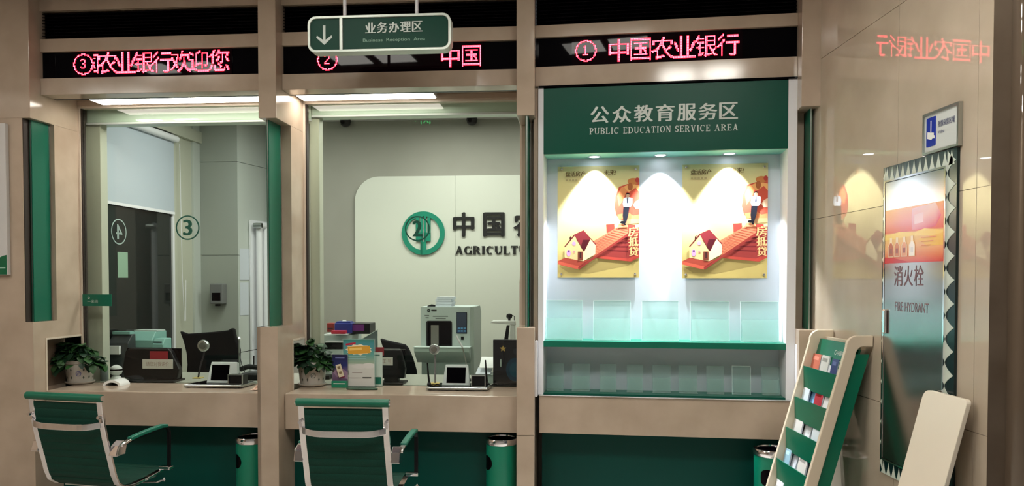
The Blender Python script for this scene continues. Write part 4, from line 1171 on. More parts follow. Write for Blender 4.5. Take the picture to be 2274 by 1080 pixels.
# white mascot-free round speaker and bottle beside it
u, w, k = at(258, 840)
t = thing('round_desk_camera', 'small round white desk camera beside the left monitor', 'camera', A, (u, w, ZD))
part('stand', MB().lathe([(.035, 0), (.03, .012), (.012, .02)], 16, (u, w, ZD)), WHITE, t, smooth=True)
part('globe', MB().lathe([(.012, .015), (.036, .03), (.045, .055), (.036, .08), (.01, .094)], 18, (u, w, ZD)), WHITE, t, smooth=True)
part('lens_band', MB().lathe([(.0455, .055), (.043, .066)], 18, (u, w, ZD), caps=False), BLACKP, t, smooth=True)
u, w, k = at(232, 846)
t = thing('sanitiser_bottle', 'clear bottle with white cap between pot and round desk camera', 'bottle', A, (u, w, ZD))
part('bottle', MB().lathe([(.024, .001), (.026, .01), (.026, .09), (.012, .11), (.012, .12)], 16, (u, w, ZD)), mat('bottle_grey', (120, 130, 130), .2), t, smooth=True)
part('cap', MB().lathe([(.013, .12), (.013, .14), (.008, .145)], 12, (u, w, ZD)), WHITE, t, smooth=True)
# grey-green machines further back in the left booth
def boxy(name, x0, x1, y0, y1, w, d, material, lab, cat, slope=.0, kids=None):
    a = A.p(x0, y1, w); b2 = A.p(x1, y0, w)
    t = thing(name, lab, cat, A, ((a[0] + b2[0]) / 2, w, min(a[1], ZD)))
    H = b2[1] - a[1]
    part('body', MB().prism([(w, min(a[1], ZD)), (w + d, min(a[1], ZD)), (w + d, b2[1]), (w + slope, b2[1]), (w, b2[1] - H * .35 if slope else b2[1])], a[0], b2[0], 'x'), material, t, bevel=.006)
    return t, a[0], b2[0], a[1], b2[1]
teal = mat('pale_teal_plastic', (128, 176, 168), .45)
t, xa, xb, za, zb = boxy('desk_printer', 288, 338, 738, 790, WG + .42, .2, teal, 'pale teal printer behind the left monitor', 'printer', .05)
part('paper_slot', MB().box(xa + .02, xb - .02, WG + .42 - .002, WG + .43, za + .05, za + .06), BLACK, t)
part('lid', MB().box(xa, xb, WG + .48, WG + .6, zb, zb + .01), MACH, t)
t, xa, xb, za, zb = boxy('desk_printer', 338, 362, 753, 790, WG + .40, .12, teal, 'low teal machine right of the pale teal printer', 'printer', .03)
part('control_strip', MB().box(xa + .01, xb - .01, WG + .398, WG + .402, zb - .03, zb - .02), BLACK, t)
t, xa, xb, za, zb = boxy('banknote_counter', 240, 284, 744, 800, WG + .30, .10, mat('dark_machine', (46, 54, 56), .4), 'dark banknote counter left of the teal printer', 'banknote counter', .06)
part('hopper', MB().box(xa + .01, xb - .01, WG + .34, WG + .39, zb, zb + .02), teal, t)
part('paper', MB().box(xa - .0, xb - .05, WG + .27, WG + .298, zb - .14, zb - .08), WHITE, t)

# --- middle booth
def flat_print(rect, w, src, draw, th=.003, lean=0):
    x0, y0, x1, y1 = rect
    a = A.p(x0, y1, w); b2 = A.p(x1, y0, w)
    P = Print(src, (a[0], b2[0], a[1], b2[1]), w)
    draw(P); return a, b2, P
# acrylic frame with teal leaflet
u, w, k = at(796, 862); w = w + .03
def d1(P):
    P.rows(0, 100, [(0, (60, 128, 116)), (12, (70, 140, 150)), (45, (96, 156, 148)), (70, (150, 172, 150)), (76, (206, 208, 202)), (140, (200, 200, 196))])
    P.poly([(8, 12), (40, 8), (40, 14), (8, 18)], (176, 40, 66))
    star = []
    for i in range(22):
        a = 2 * math.pi * i / 22; s_ = 1.0 if i % 2 else .82
        star.append((50 + 44 * s_ * math.cos(-a), 30 + 17 * s_ * math.sin(a)))
    P.poly([(p[0], p[1]) for p in star], (236, 220, 190))
    P.poly([(14, 22), (86, 18), (88, 40), (16, 44)], (216, 160, 56)); P.poly([(20, 26), (60, 23), (60, 30), (20, 33)], (240, 200, 110))
    P.oval(82, 78, 22, 8, (214, 214, 210)); P.oval(52, 80, 26, 7, (212, 212, 208))
    for y in (50, 56): P.rect(12, y, 74, y + 2, (150, 190, 190))
    P.rect(8, 92, 16, 106, (60, 60, 56)); P.rect(28, 98, 62, 100, (150, 140, 136)); P.rect(10, 114, 56, 116, (170, 164, 160)); P.rect(62, 112, 90, 116, (84, 84, 80))
a, b2, P = flat_print((763, 755, 831, 858), w, (0, 0, 100, 140), d1)
t = thing('leaflet_stand', 'acrylic stand with teal leaflet and orange burst on the middle counter', 'leaflet stand', A, ((a[0] + b2[0]) / 2, w, ZC))
part('sheet', MB().box(a[0], b2[0], w + .0005, w + .003, a[1], b2[1]), WHITE, t)
part('picture', P.mb, PRINTG, t)
part('acrylic_plate', MB().box(a[0] - .006, b2[0] + .006, w + .004, w + .008, ZC + .001, b2[1] + .006), ACRYL2, t)
part('foot', MB().box(a[0] - .006, b2[0] + .006, w - .02, w + .05, ZC, ZC + .003), ACRYL2, t)
# ring shaped base / wire loop in front
uu, ww, k = at(804, 866)
t = solo('green_wire_loop', MB().tube([(uu + .098 * math.cos(2 * math.pi * i / 32), ww + .018 * math.sin(2 * math.pi * i / 32), ZC + .006) for i in range(32)], .006, 6, closed=True), mat('dark_green_cord', (36, 70, 50), .5), 'dark green wire loop lying before the teal leaflet stand', 'wire loop', fr=A, smooth=True)
# second card stand
w2 = w + .05
def d2(P):
    P.rect(0, 0, 40, 140, (200, 216, 206)); P.rect(6, 10, 34, 16, (70, 110, 96)); P.rect(14, 34, 20, 84, (70, 96, 88)); P.rect(3, 104, 37, 134, (30, 110, 90))
a, b2, P = flat_print((812, 783, 849, 857), w2, (0, 0, 40, 140), d2)
t = thing('card_stand', 'narrow white and green card stand right behind the teal leaflet stand', 'leaflet stand', A, ((a[0] + b2[0]) / 2, w2, ZC))
part('card', MB().box(a[0], b2[0], w2 + .0005, w2 + .003, ZC + .004, b2[1]), WHITE, t)
part('picture', P.mb, PRINT, t); part('foot', MB().box(a[0], b2[0], w2 - .01, w2 + .04, ZC, ZC + .003), ACRYL2, t)
# navy leaflet, white tag and green box
w3 = w - .02
def d3(P):
    P.rows(0, 100, [(0, (22, 26, 60)), (60, (40, 50, 110)), (100, (120, 100, 130)), (140, (96, 70, 100))])
    P.rect(20, 14, 80, 20, (110, 120, 170)); P.poly([(0, 90), (60, 70), (100, 96), (100, 130), (30, 120)], (150, 124, 150)); P.oval(60, 118, 22, 8, (150, 60, 100))
a, b2, P = flat_print((738, 788, 772, 846), w3, (0, 0, 100, 140), d3)
t = thing('leaflet_box', 'navy and purple leaflet standing on a small green box', 'leaflet', A, ((a[0] + b2[0]) / 2, w3, ZC))
part('sheet', MB().box(a[0], b2[0], w3 + .0005, w3 + .004, a[1], b2[1]), WHITE, t); part('picture', P.mb, PRINTG, t)
gb = part('green_box', MB().box(a[0] - .002, b2[0] - .004, w3 - .015, w3 + .03, ZC, a[1]), mat('small_box_green', (20, 130, 98), .35), t, bevel=.002, label='small green box at the foot')
part('box_lettering', MB().box(a[0] + .012, b2[0] - .012, w3 - .0165, w3 - .015, ZC + .024, ZC + .03), LETTER, gb)
m = T(0, w3 - .012, 0)
ua, za = A.p(754, 824, w3 - .02)
tg = thing('price_tag', 'tilted cream tag with brown print leaning on the navy leaflet', 'tag', A, (ua, w3 - .012, za))
mm = T(ua, w3 - .014, za) @ Ry(-16)
part('card', MB().box(-.018, .018, 0, .002, -.042, .042, m=mm), mat('cream_card', (214, 204, 178), .6), tg)
part('print', MB().box(-.010, .008, -.0008, 0, .012, .03, m=mm).box(-.009, .009, -.0008, 0, -.022, -.006, m=mm), mat('brown_ink', (120, 100, 70), .6), tg)
part('clip', MB().box(-.022, -.012, .0022, .010, -.046, -.0, m=mm), mat('dark_maroon', (70, 34, 44), .5), tg)
# tilted grey frame behind
w4 = WG + .25
pts = [A.p(775, 771, w4), A.p(838, 770, w4), A.p(838, 733, w4)]
t = thing('tilted_screen', 'grey glass screen with slanted top behind the teal leaflet stand', 'screen', A, (pts[0][0], w4, ZD))
part('plate', MB().prism([(pts[0][0], ZD), (pts[1][0], ZD), pts[2], pts[0]], w4, w4 + .006, 'y'), mat('grey_glass', (108, 120, 122), .15), t)
part('rim', MB().tube([(pts[0][0], w4, pts[0][1]), (pts[2][0], w4, pts[2][1]), (pts[1][0], w4, ZD + .1)], .005, 6), mat('rim_light', (176, 190, 182), .4), t)
# shelf of odds and ends at the left of the middle booth
def shelf_thing(name, rect, w, d, material, lab, cat, bev=.004, extra=None):
    a = A.p(rect[0], rect[3], w); b2 = A.p(rect[2], rect[1], w)
    t = thing(name, lab, cat, A, ((a[0] + b2[0]) / 2, w, a[1]))
    part('body', MB().box(a[0], b2[0], w, w + d, a[1], b2[1]), material, t, bevel=bev)
    if extra: extra(t, a, b2, w, d)
    return t
wS = WG + .38
def prn(t, a, b2, w, d):
    part('paper_slot', MB().box(a[0] + .02, b2[0] - .05, w - .004, w, a[1] + .05, a[1] + .08), BLACK, t)
    part('lid', MB().box(a[0], b2[0] + .01, w - .01, w + d, b2[1], b2[1] + .012), MACH, t)
    part('output_tray', MB().box(a[0] + .03, b2[0] - .03, w - .05, w, a[1] + .035, a[1] + .043), WHITE, t)
az = A.p(712, 742, wS)
t = thing('office_printer', 'white office printer under the blue box, left side of the middle booth', 'printer', A, (A.u(750, 800, wS), wS, ZD))
ua, ub = A.u(712, 780, wS), A.u(781, 780, wS); zt = A.z(740, 744, wS)
part('body', MB().box(ua, ub, wS, wS + .26, ZD, zt), MACH, t, bevel=.006)
part('paper_slot', MB().box(ua + .03, ub - .02, wS - .003, wS + .002, A.z(740, 776, wS), A.z(740, 762, wS)), BLACK, t)
part('output_tray', MB().box(ua + .05, ub - .02, wS - .04, wS + .0, A.z(740, 760, wS), A.z(740, 757, wS)), WHITEP, t)
def tray(t, a, b2, w, d): part('purple_insert', MB().box(a[0] + .01, b2[0] - .04, w - .002, w + .02, a[1] + .022, b2[1] - .008), mat('purple_foam', (110, 30, 120), .6), t)
shelf_thing('black_tray', (770, 719, 821, 742), wS + .02, .16, BLACK, 'black tray with purple insert right of the blue box', 'tray', extra=tray)
def bl(t, a, b2, w, d):
    part('lid', MB().box(a[0] + .01, b2[0] - .01, w + .01, w + d - .01, b2[1], b2[1] + .01), mat('blue_box', (30, 50, 140), .4), t)
    part('white_roll', MB().tube([((a[0] + b2[0]) / 2 - .01, w + .03, b2[1] + .012), ((a[0] + b2[0]) / 2 + .015, w + .03, b2[1] + .012)], .008, 8), WHITE, t)
shelf_thing('blue_box', (743, 718, 780, 741), wS - .01, .09, mat('blue_box', (30, 50, 140), .4), 'blue plastic box on top of the white office printer', 'box', extra=bl)
def rd(t, a, b2, w, d): part('label_band', MB().box(a[0] + .006, b2[0] - .006, w - .002, w, a[1] + .02, a[1] + .03), mat('dark_maroon'), t)
shelf_thing('red_tin', (726, 718, 741, 738), wS + .03, .05, mat('dull_red', (150, 50, 46), .4), 'dull red tin left of the blue box', 'tin', extra=rd)
def pk(t, a, b2, w, d): part('tray', MB().box(a[0] - .03, b2[0] + .01, w - .005, w + .05, a[1] - .006, a[1] - .001), WHITEP, t)
shelf_thing('red_stamp_pad', (735, 735, 767, 742), wS - .06, .05, mat('pinkish_red', (190, 40, 66), .4), 'pinkish red stamp pad in front of the blue box', 'stamp pad', extra=pk)
u, z0_ = A.p(713, 750, wS - .05); zt = A.z(713, 706, wS - .05)
t = thing('router_aerial', 'upright black aerial at the left edge of the middle window', 'aerial', A, (u, wS - .05, ZD))
part('aerial', MB().tube([(u, wS - .05, ZD + .02), (u, wS - .05, zt)], [.008, .006], 8), BLACK, t)
part('router', MB().box(u - .03, u + .07, wS - .09, wS - .02, ZD, ZD + .03), BLACK, t, bevel=.004)

# --- banknote recycler
wm = 1.25
def mp(x, y, w=wm): return A.p(x, y, w)
ua, zt = mp(934, 682); ub, _ = mp(1044, 682); z1_ = mp(940, 771)[1]
t = thing('banknote_recycler', 'tall pale grey-green banknote machine against the sign panel', 'banknote machine', A, ((ua + ub) / 2, wm, 0))
za = mp(948, 770); zb = mp(1003, 714)
mb = MB()
for x0, x1, z0_, z1b in ((ua, za[0], z1_, zt), (zb[0], ub, z1_, zt), (za[0], zb[0], zb[1], zt)): mb.box(x0, x1, wm, wm + .1, z0_, z1b)
mb.box(ua, ub, wm + .1, wm + .45, z1_, zt)
part('upper_housing', mb, MACH, t)
part('side_wall', MB().prism([(wm, .2), (wm + .45, .2), (wm + .45, zt - .05), (wm + .38, zt), (wm, zt)], ub + .001, ub + .03, 'x'), mat('machine_side', (160, 172, 164), .5), t)
part('delivery_window', MB().prism(rrect(za[0], zb[0], za[1], zb[1], .012), wm + .03, wm + .04, 'y'), BLACKP, t)
part('window_frame', MB().ring(rrect(za[0] - .003, zb[0] + .003, za[1] - .003, zb[1] + .003, .014), rrect(za[0] + .006, zb[0] - .006, za[1] + .006, zb[1] - .006, .008), wm - .004, wm + .03), BLACK, t)
part('note_guide', MB().box(za[0] + .03, za[0] + .09, wm + .005, wm + .02, za[1] + .01, zb[1] - .03), mat('guide_grey', (120, 118, 112), .25), t)
a = mp(1014, 741); b2 = mp(1037, 694)
scn = part('touch_screen', MB().box(a[0], b2[0], wm - .005, wm, a[1], b2[1]), BLACKP, t)
P = Print((0, 0, 10, 20), (a[0] + .003, b2[0] - .003, a[1] + .003, b2[1] - .003), wm - .006)
P.rows(0, 10, [(0, (60, 72, 92)), (14, (50, 62, 84)), (20, (36, 60, 96))])
for y in (14.5, 17.2):
    for x in (1, 4, 7): P.rect(x, y, x + 2.2, y + 1.4, (90, 150, 200))
part('display', P.mb, PRINT, scn)
a = mp(1024, 755); b2 = mp(1030, 748)
part('key_switch', MB().box(a[0], b2[0], wm - .008, wm, a[1], b2[1]), BLACK, t)
c = mp(952, 690)
part('maker_mark', MB().ring(circ(c[0], c[1], .012, 16), circ(c[0], c[1], .006, 16), wm - .003, wm).box(c[0] + .02, c[0] + .062, wm - .002, wm, c[1] - .005, c[1] + .006), INK, t)
mb = MB()
for x0, x1, y in ((943, 953, 701), (945, 952, 706), (961, 995, 703), (967, 990, 708)):
    a = mp(x0, y + 1); b2 = mp(x1, y - 1); mb.box(a[0], b2[0], wm - .0015, wm, a[1], b2[1])
part('small_print', mb, mat('grey_ink', (110, 118, 114), .5), t, kind='stuff')
ta = mp(925, 772); tb = mp(1046, 772); tc = mp(935, 806); td = mp(1044, 806)
part('note_tray', MB().prism([(wm + .02, tc[1]), (wm - .10, ta[1] - .025), (wm - .10, ta[1] + .004), (wm + .02, ta[1] + .004)], ta[0], tb[0], 'x'), MACH2, t, bevel=.004)
part('tray_rim', MB().box(ta[0] - .004, tb[0] + .004, wm - .105, wm + .0, ta[1] + .004, ta[1] + .012), MACH, t)
part('lower_housing', MB().box(tc[0], ub, wm + .02, wm + .45, .02, z1_), MACH2, t, bevel=.003)
part('plinth', MB().box(tc[0] + .01, ub - .01, wm + .04, wm + .43, 0, .02), BLACK, t)
ua, z0_ = mp(968, 681, wm + .1); ub2, z1b = mp(1003, 660, wm + .1)
t = thing('paper_stack', 'stack of white paper packs on top of the banknote machine', 'papers', A, ((ua + ub2) / 2, wm + .15, zt))
for i in range(4):
    h = (z1b - zt) / 4; dx = (0, .006, -.002, .01)[i]
    part('paper_pack', MB().box(ua + dx, ub2 + dx, wm + .08, wm + .25, zt + h * i + .0005, zt + h * (i + 1) - .001), mat('office_paper'), t)
u, _ = mp(957, 680, wm + .05)
solo('black_clip', MB().prism([(u - .03, zt), (u + .03, zt), (u + .03, zt + .012), (u, zt + .018), (u - .03, zt + .006)], wm + .06, wm + .1, 'y'), BLACK, 'small black clip left of the paper packs on the banknote machine', 'clip', fr=A)

# --- document camera stand with webcam
wd = WG + .35
a = A.p(1088, 716, wd); b2 = A.p(1128, 716, wd)
t = thing('document_camera', 'white document camera arm with black webcam on top', 'document camera', A, (A.u(1135, 800, wd), wd, ZD))
mb = MB().prism([(a[0], a[1] - .004), (a[0] + .02, a[1] + .01), (b2[0] + .01, a[1] + .012), (b2[0] + .05, a[1] + .01), (b2[0] + .055, a[1] - .02), (b2[0] + .0, a[1] - .012)], wd - .03, wd + .03, 'y')
part('arm', mb, WHITE, t, bevel=.004)
part('column', MB().prism([(b2[0] + .0, ZD), (b2[0] + .055, ZD), (b2[0] + .05, a[1] - .01), (b2[0] + .018, a[1] - .012)], wd - .02, wd + .03, 'y'), WHITE, t, bevel=.004)
part('inner_panel', MB().prism([(b2[0] - .03, a[1] - .14), (b2[0] + .0, a[1] - .14), (b2[0] + .012, a[1] - .02), (b2[0] - .008, a[1] - .02)], wd - .01, wd + .01, 'y'), BLACK, t)
c = A.p(1131, 703, wd)
wc_ = part('webcam', MB().lathe([(.006, -.02), (.018, -.012), (.022, 0), (.018, .014), (.004, .02)], 14, (c[0], wd, c[1])), BLACK, t, smooth=True)
part('webcam_cord', MB().tube([(c[0] + .015, wd, c[1] + .01), (c[0] + .035, wd, c[1]), (c[0] + .035, wd, a[1] + .012)], .003, 6), BLACK, wc_)
part('webcam_foot', MB().box(c[0] - .008, c[0] + .008, wd - .008, wd + .008, a[1] + .01, c[1] - .015), BLACK, wc_)

# --- dark framed panel with star ornament near the third pillar
wk = WG + .09
a = A.p(1095, 856, wk); b2 = A.p(1162, 755, wk)
t = thing('dark_notice_screen', 'black screen with teal disc behind the hanging yellow star', 'screen', A, ((a[0] + b2[0]) / 2, wk, ZD))
part('bezel', MB().box(a[0], b2[0], wk, wk + .02, ZD + .006, b2[1]), BLACK, t, bevel=.003)
P = Print((0, 0, 70, 105), (a[0] + .004, b2[0] - .004, ZD + .01, b2[1] - .004), wk - .0005)
P.rows(0, 70, [(0, (20, 16, 26)), (60, (14, 14, 22)), (105, (20, 20, 28))])
P.oval(52, 70, 22, 28, (10, 58, 84)); P.oval(52, 70, 14, 18, (8, 74, 96)); P.oval(52, 26, 5, 8, (40, 42, 52))
part('picture', P.mb, PRINTG, t)
part('foot', MB().box(a[0], b2[0], wk - .03, wk + .05, ZD, ZD + .006), BLACK, t)
c = A.p(1117, 775, wk - .02)
t = thing('star_ornament', 'small yellow star hanging by a cord before the black screen', 'ornament', A, (c[0], wk - .02, c[1]))
star = [(c[0] + (.022 if i % 2 == 0 else .010) * math.sin(math.pi * i / 5), c[1] + (.022 if i % 2 == 0 else .010) * math.cos(math.pi * i / 5)) for i in range(10)]
part('star', MB().prism(star, wk - .024, wk - .016, 'y'), mat('gold_star', (190, 160, 90), .35), t)
part('cord', MB().tube([(c[0], wk - .02, c[1] + .02), (c[0] + .004, wk - .01, A.z(1117, 756, wk))], .002, 5).tube([(c[0], wk - .02, c[1] - .02), (c[0] + .002, wk - .02, c[1] - .09)], .0025, 5), BLACK, t)
part('tag', MB().box(c[0] - .018, c[0] - .011, wk - .021, wk - .019, c[1] - .12, c[1] - .07), mat('pale_decal'), t)
# papers beside it
ua, w_, k = at(1072, 846); a = A.p(1060, 815, WG + .2); b2 = A.p(1096, 795, WG + .2)
t = thing('paper_tray', 'white papers in a low tray left of the black screen', 'papers', A, ((a[0] + b2[0]) / 2, WG + .2, ZD))
part('tray', MB().box(a[0], b2[0], WG + .2, WG + .34, ZD, ZD + .06), MACH, t, bevel=.003)
part('sheet', MB().prism([(WG + .18, ZD + .062), (WG + .34, ZD + .09), (WG + .34, ZD + .094), (WG + .18, ZD + .066)], a[0] - .01, b2[0] - .02, 'x'), mat('office_paper'), t)
part('sheet', MB().prism([(WG + .22, ZD + .10), (WG + .36, ZD + .16), (WG + .36, ZD + .164), (WG + .22, ZD + .104)], a[0] + .01, b2[0] + .01, 'x'), WHITE, t)
# red hanging banner behind the third pillar
wr = .8
ua, zt_ = A.p(1154, 560, wr); ub = A.u(1200, 560, wr); z0_ = A.z(1155, 726, wr); zm = A.z(1155, 628, wr)
t = thing('red_banner', 'red pennant with yellow band peeping out behind the third pillar', 'banner', A, ((ua + ub) / 2, wr, z0_))
part('cloth', MB().box(ua, ub, wr, wr + .006, z0_, zm).prism([(ua, zm), (ub, zm), (ub, zt_), (ua + .012, zt_)], wr, wr + .006, 'y'), mat('red_cloth', (170, 24, 24), .7), t)
part('yellow_band', MB().box(ua - .001, ub, wr - .001, wr, zm, zm + .006).box(ua - .001, ub, wr - .001, wr, zm + .012, zm + .016), mat('gold_star'), t)
part('pole', MB().box(ub - .012, ub, wr - .012, wr - .001, ZD - .5, 2.2).box(ub - .1, ub + .1, wr - .06, wr + .06, 0, .03), ALU, t)

# green push label on the left glass
a = A.p(185, 680, WG - .02); b2 = A.p(249, 654, WG - .02)
t = thing('green_glass_label', 'small dark green label across the left window edge', 'label', A, ((a[0] + b2[0]) / 2, WG - .025, a[1]))
part('plate', MB().box(a[0], b2[0], WG - .028, WG - .024, a[1], b2[1]), GREENG, t)
part('lettering', text(MB(), '一米线', a[0] + .035, a[0] + .11, a[1] + .02, a[1] + .042, WG - .0285), LETTER, t)
part('emblem', MB().ring(circ(a[0] + .045, a[1] + .056, .007, 14), circ(a[0] + .045, a[1] + .056, .004, 14), WG - .029, WG - .028), LETTER, t)

# ================================================================== IN THE HALL
# --- hanging sign
wh = -.52
a = A.p(683, 118, wh); b2 = A.p(1001, 30, wh)
zt = (A.z(760, 34, wh) + A.z(985, 28, wh)) / 2; zb = (A.z(720, 118, wh) + A.z(960, 109, wh)) / 2
ua, ub = a[0], b2[0]; th = .075
t = thing('hanging_sign', 'green hanging sign with white down arrow in a rounded silver frame', 'sign', A, ((ua + ub) / 2, wh, zb))
part('frame', MB().ring(rrect(ua, ub, zb, zt, .045), rrect(ua + .014, ub - .014, zb + .014, zt - .014, .034), wh, wh + th), mat('sign_frame_silver', (192, 200, 192), .35, metal=.3), t, bevel=.002)
ud = A.u(757, 75, wh)
part('divider', MB().box(ud - .009, ud + .009, wh + .0, wh + th, zb + .012, zt - .012), mat('sign_frame_silver'), t, bevel=.002)
L = rrect(ua + .013, ub - .013, zb + .013, zt - .013, .035)
lp = [(min(x, ud - .009), z) for x, z in L]; rp = [(max(x, ud + .009), z) for x, z in L]
SG = mat('sign_green', (0, 58, 44), .4, spec=.15)
pl = part('arrow_panel', MB().prism(lp, wh + .010, wh + th - .010, 'y'), SG, t)
pr_ = part('text_panel', MB().prism(rp, wh + .010, wh + th - .010, 'y'), SG, t)
ca, cz_ = A.p(719, 77, wh)
hh = .052; w_ = .0068
mb = MB().box(ca - w_, ca + w_, wh + .007, wh + .010, cz_ - hh * .8, cz_ + hh)
for s_ in (-1, 1):
    mb.prism([(ca, cz_ - hh), (ca, cz_ - hh + .021), (ca + s_ * .040, cz_ - .002), (ca + s_ * .044, cz_ - .013)], wh + .0072, wh + .010, 'y')
part('arrow', mb, LETTER, pl)
ch = '业务办理区'
for i, x in enumerate((822, 848, 874, 900, 926)):
    yc = 61 - i * .9
    p0 = A.p(x - 11, yc + 12, wh); p1 = A.p(x + 11, yc - 12, wh)
    part('character', text(MB(), ch[i], p0[0], p1[0], p0[1], p1[1], wh + .008, ((0, 0), (.035, 0), (-.035, 0)), .002), LETTER, pr_)
p0 = A.p(805, 94, wh); p1 = A.p(943, 81, wh)
part('latin_lettering', text(MB(), 'Business  Reception  Area', p0[0], p1[0], p0[1], p1[1], wh + .0095, ((0, 0), (.04, 0))), mat('faint_letters', (110, 150, 130), .4), pr_, kind='stuff')
for x in (761, 922):
    u = A.u(x, 20, wh)
    part('rod', MB().tube([(u, wh + th / 2, zt - .004), (u, wh + th / 2, TOP - .012)], .0095, 10), WHITEP, t, smooth=True)
    part('ceiling_rose', MB().lathe([(.035, -.012), (.035, 0)], 16, (u, wh + th / 2, TOP - .001)), WHITEP, t)

# --- exit sign behind the viewer's sight line, seen mirrored in the glass
vr = ray(945, 266); n = A.n; p0 = A.o + A.n * WG; c = Vector((0, 0, EYE))
tt = (p0 - c).dot(n) / vr.dot(n); hit = c + vr * tt; rd_ = vr - n * 2 * vr.dot(n)
ex = hit + rd_ * 2.6
t = thing('exit_sign', 'green glowing exit sign hanging in the hall above the frame', 'exit sign', A, (*A.loc(ex)[:2], ex.z))
eu, ew, ez = A.loc(ex)
part('box', MB().box(eu - .14, eu + .14, ew - .03, ew, ez - .05, ez + .05), BLACK, t)
for nm, mb in (('running_figure', MB().tube([(eu - .02, ew + .002, ez + .01), (eu, ew + .002, ez - .005), (eu - .02, ew + .002, ez - .035)], .008, 6).tube([(eu, ew + .002, ez), (eu + .03, ew + .002, ez - .03)], .007, 6).lathe([(.001, -.01), (.01, 0), (.001, .01)], 10, (eu - .012, ew + .002, ez + .03))),
               ('doorway', MB().ring([(eu - .05, ez - .042), (eu + .05, ez - .042), (eu + .05, ez + .044), (eu - .05, ez + .044)], [(eu - .038, ez - .042), (eu + .038, ez - .042), (eu + .038, ez + .034), (eu - .038, ez + .034)], ew, ew + .002)),
               ('arrow', MB().prism([(eu - .125, ez), (eu - .095, ez + .022), (eu - .095, ez + .006), (eu - .06, ez + .006), (eu - .06, ez - .006), (eu - .095, ez - .006), (eu - .095, ez - .022)], ew, ew + .002, 'y'))):
    part(nm, mb, EXITG, t)
part('rod', MB().tube([(eu, ew - .015, ez + .05), (eu, ew - .015, TOP)], .006, 8), WHITEP, t)

# --- notice board on the broad left pillar
a = A.p(-70, 611, WP); b2 = A.p(19, 276, WP)
t = thing('wall_board', 'white board with green wave along its foot, cut by the left edge', 'poster', A, ((a[0] + b2[0]) / 2, WP - .02, a[1]))
part('board', MB().box(a[0] - .2, b2[0], WP - .03, WP - .001, a[1], b2[1]), mat('board_white', (206, 204, 202), .4), t, bevel=.002)
P = Print((0, 0, 290, 335), (a[0] - .2, b2[0] - .003, a[1] + .002, b2[1] - .003), WP - .0302)
P.poly([(0, 335), (290, 335), (290, 291), (275, 293), (255, 299), (225, 304), (120, 300), (0, 318)], (0, 96, 62))
P.rect(225, 318, 284, 321, (150, 190, 170))
part('green_wave', P.mb, PRINT, t)

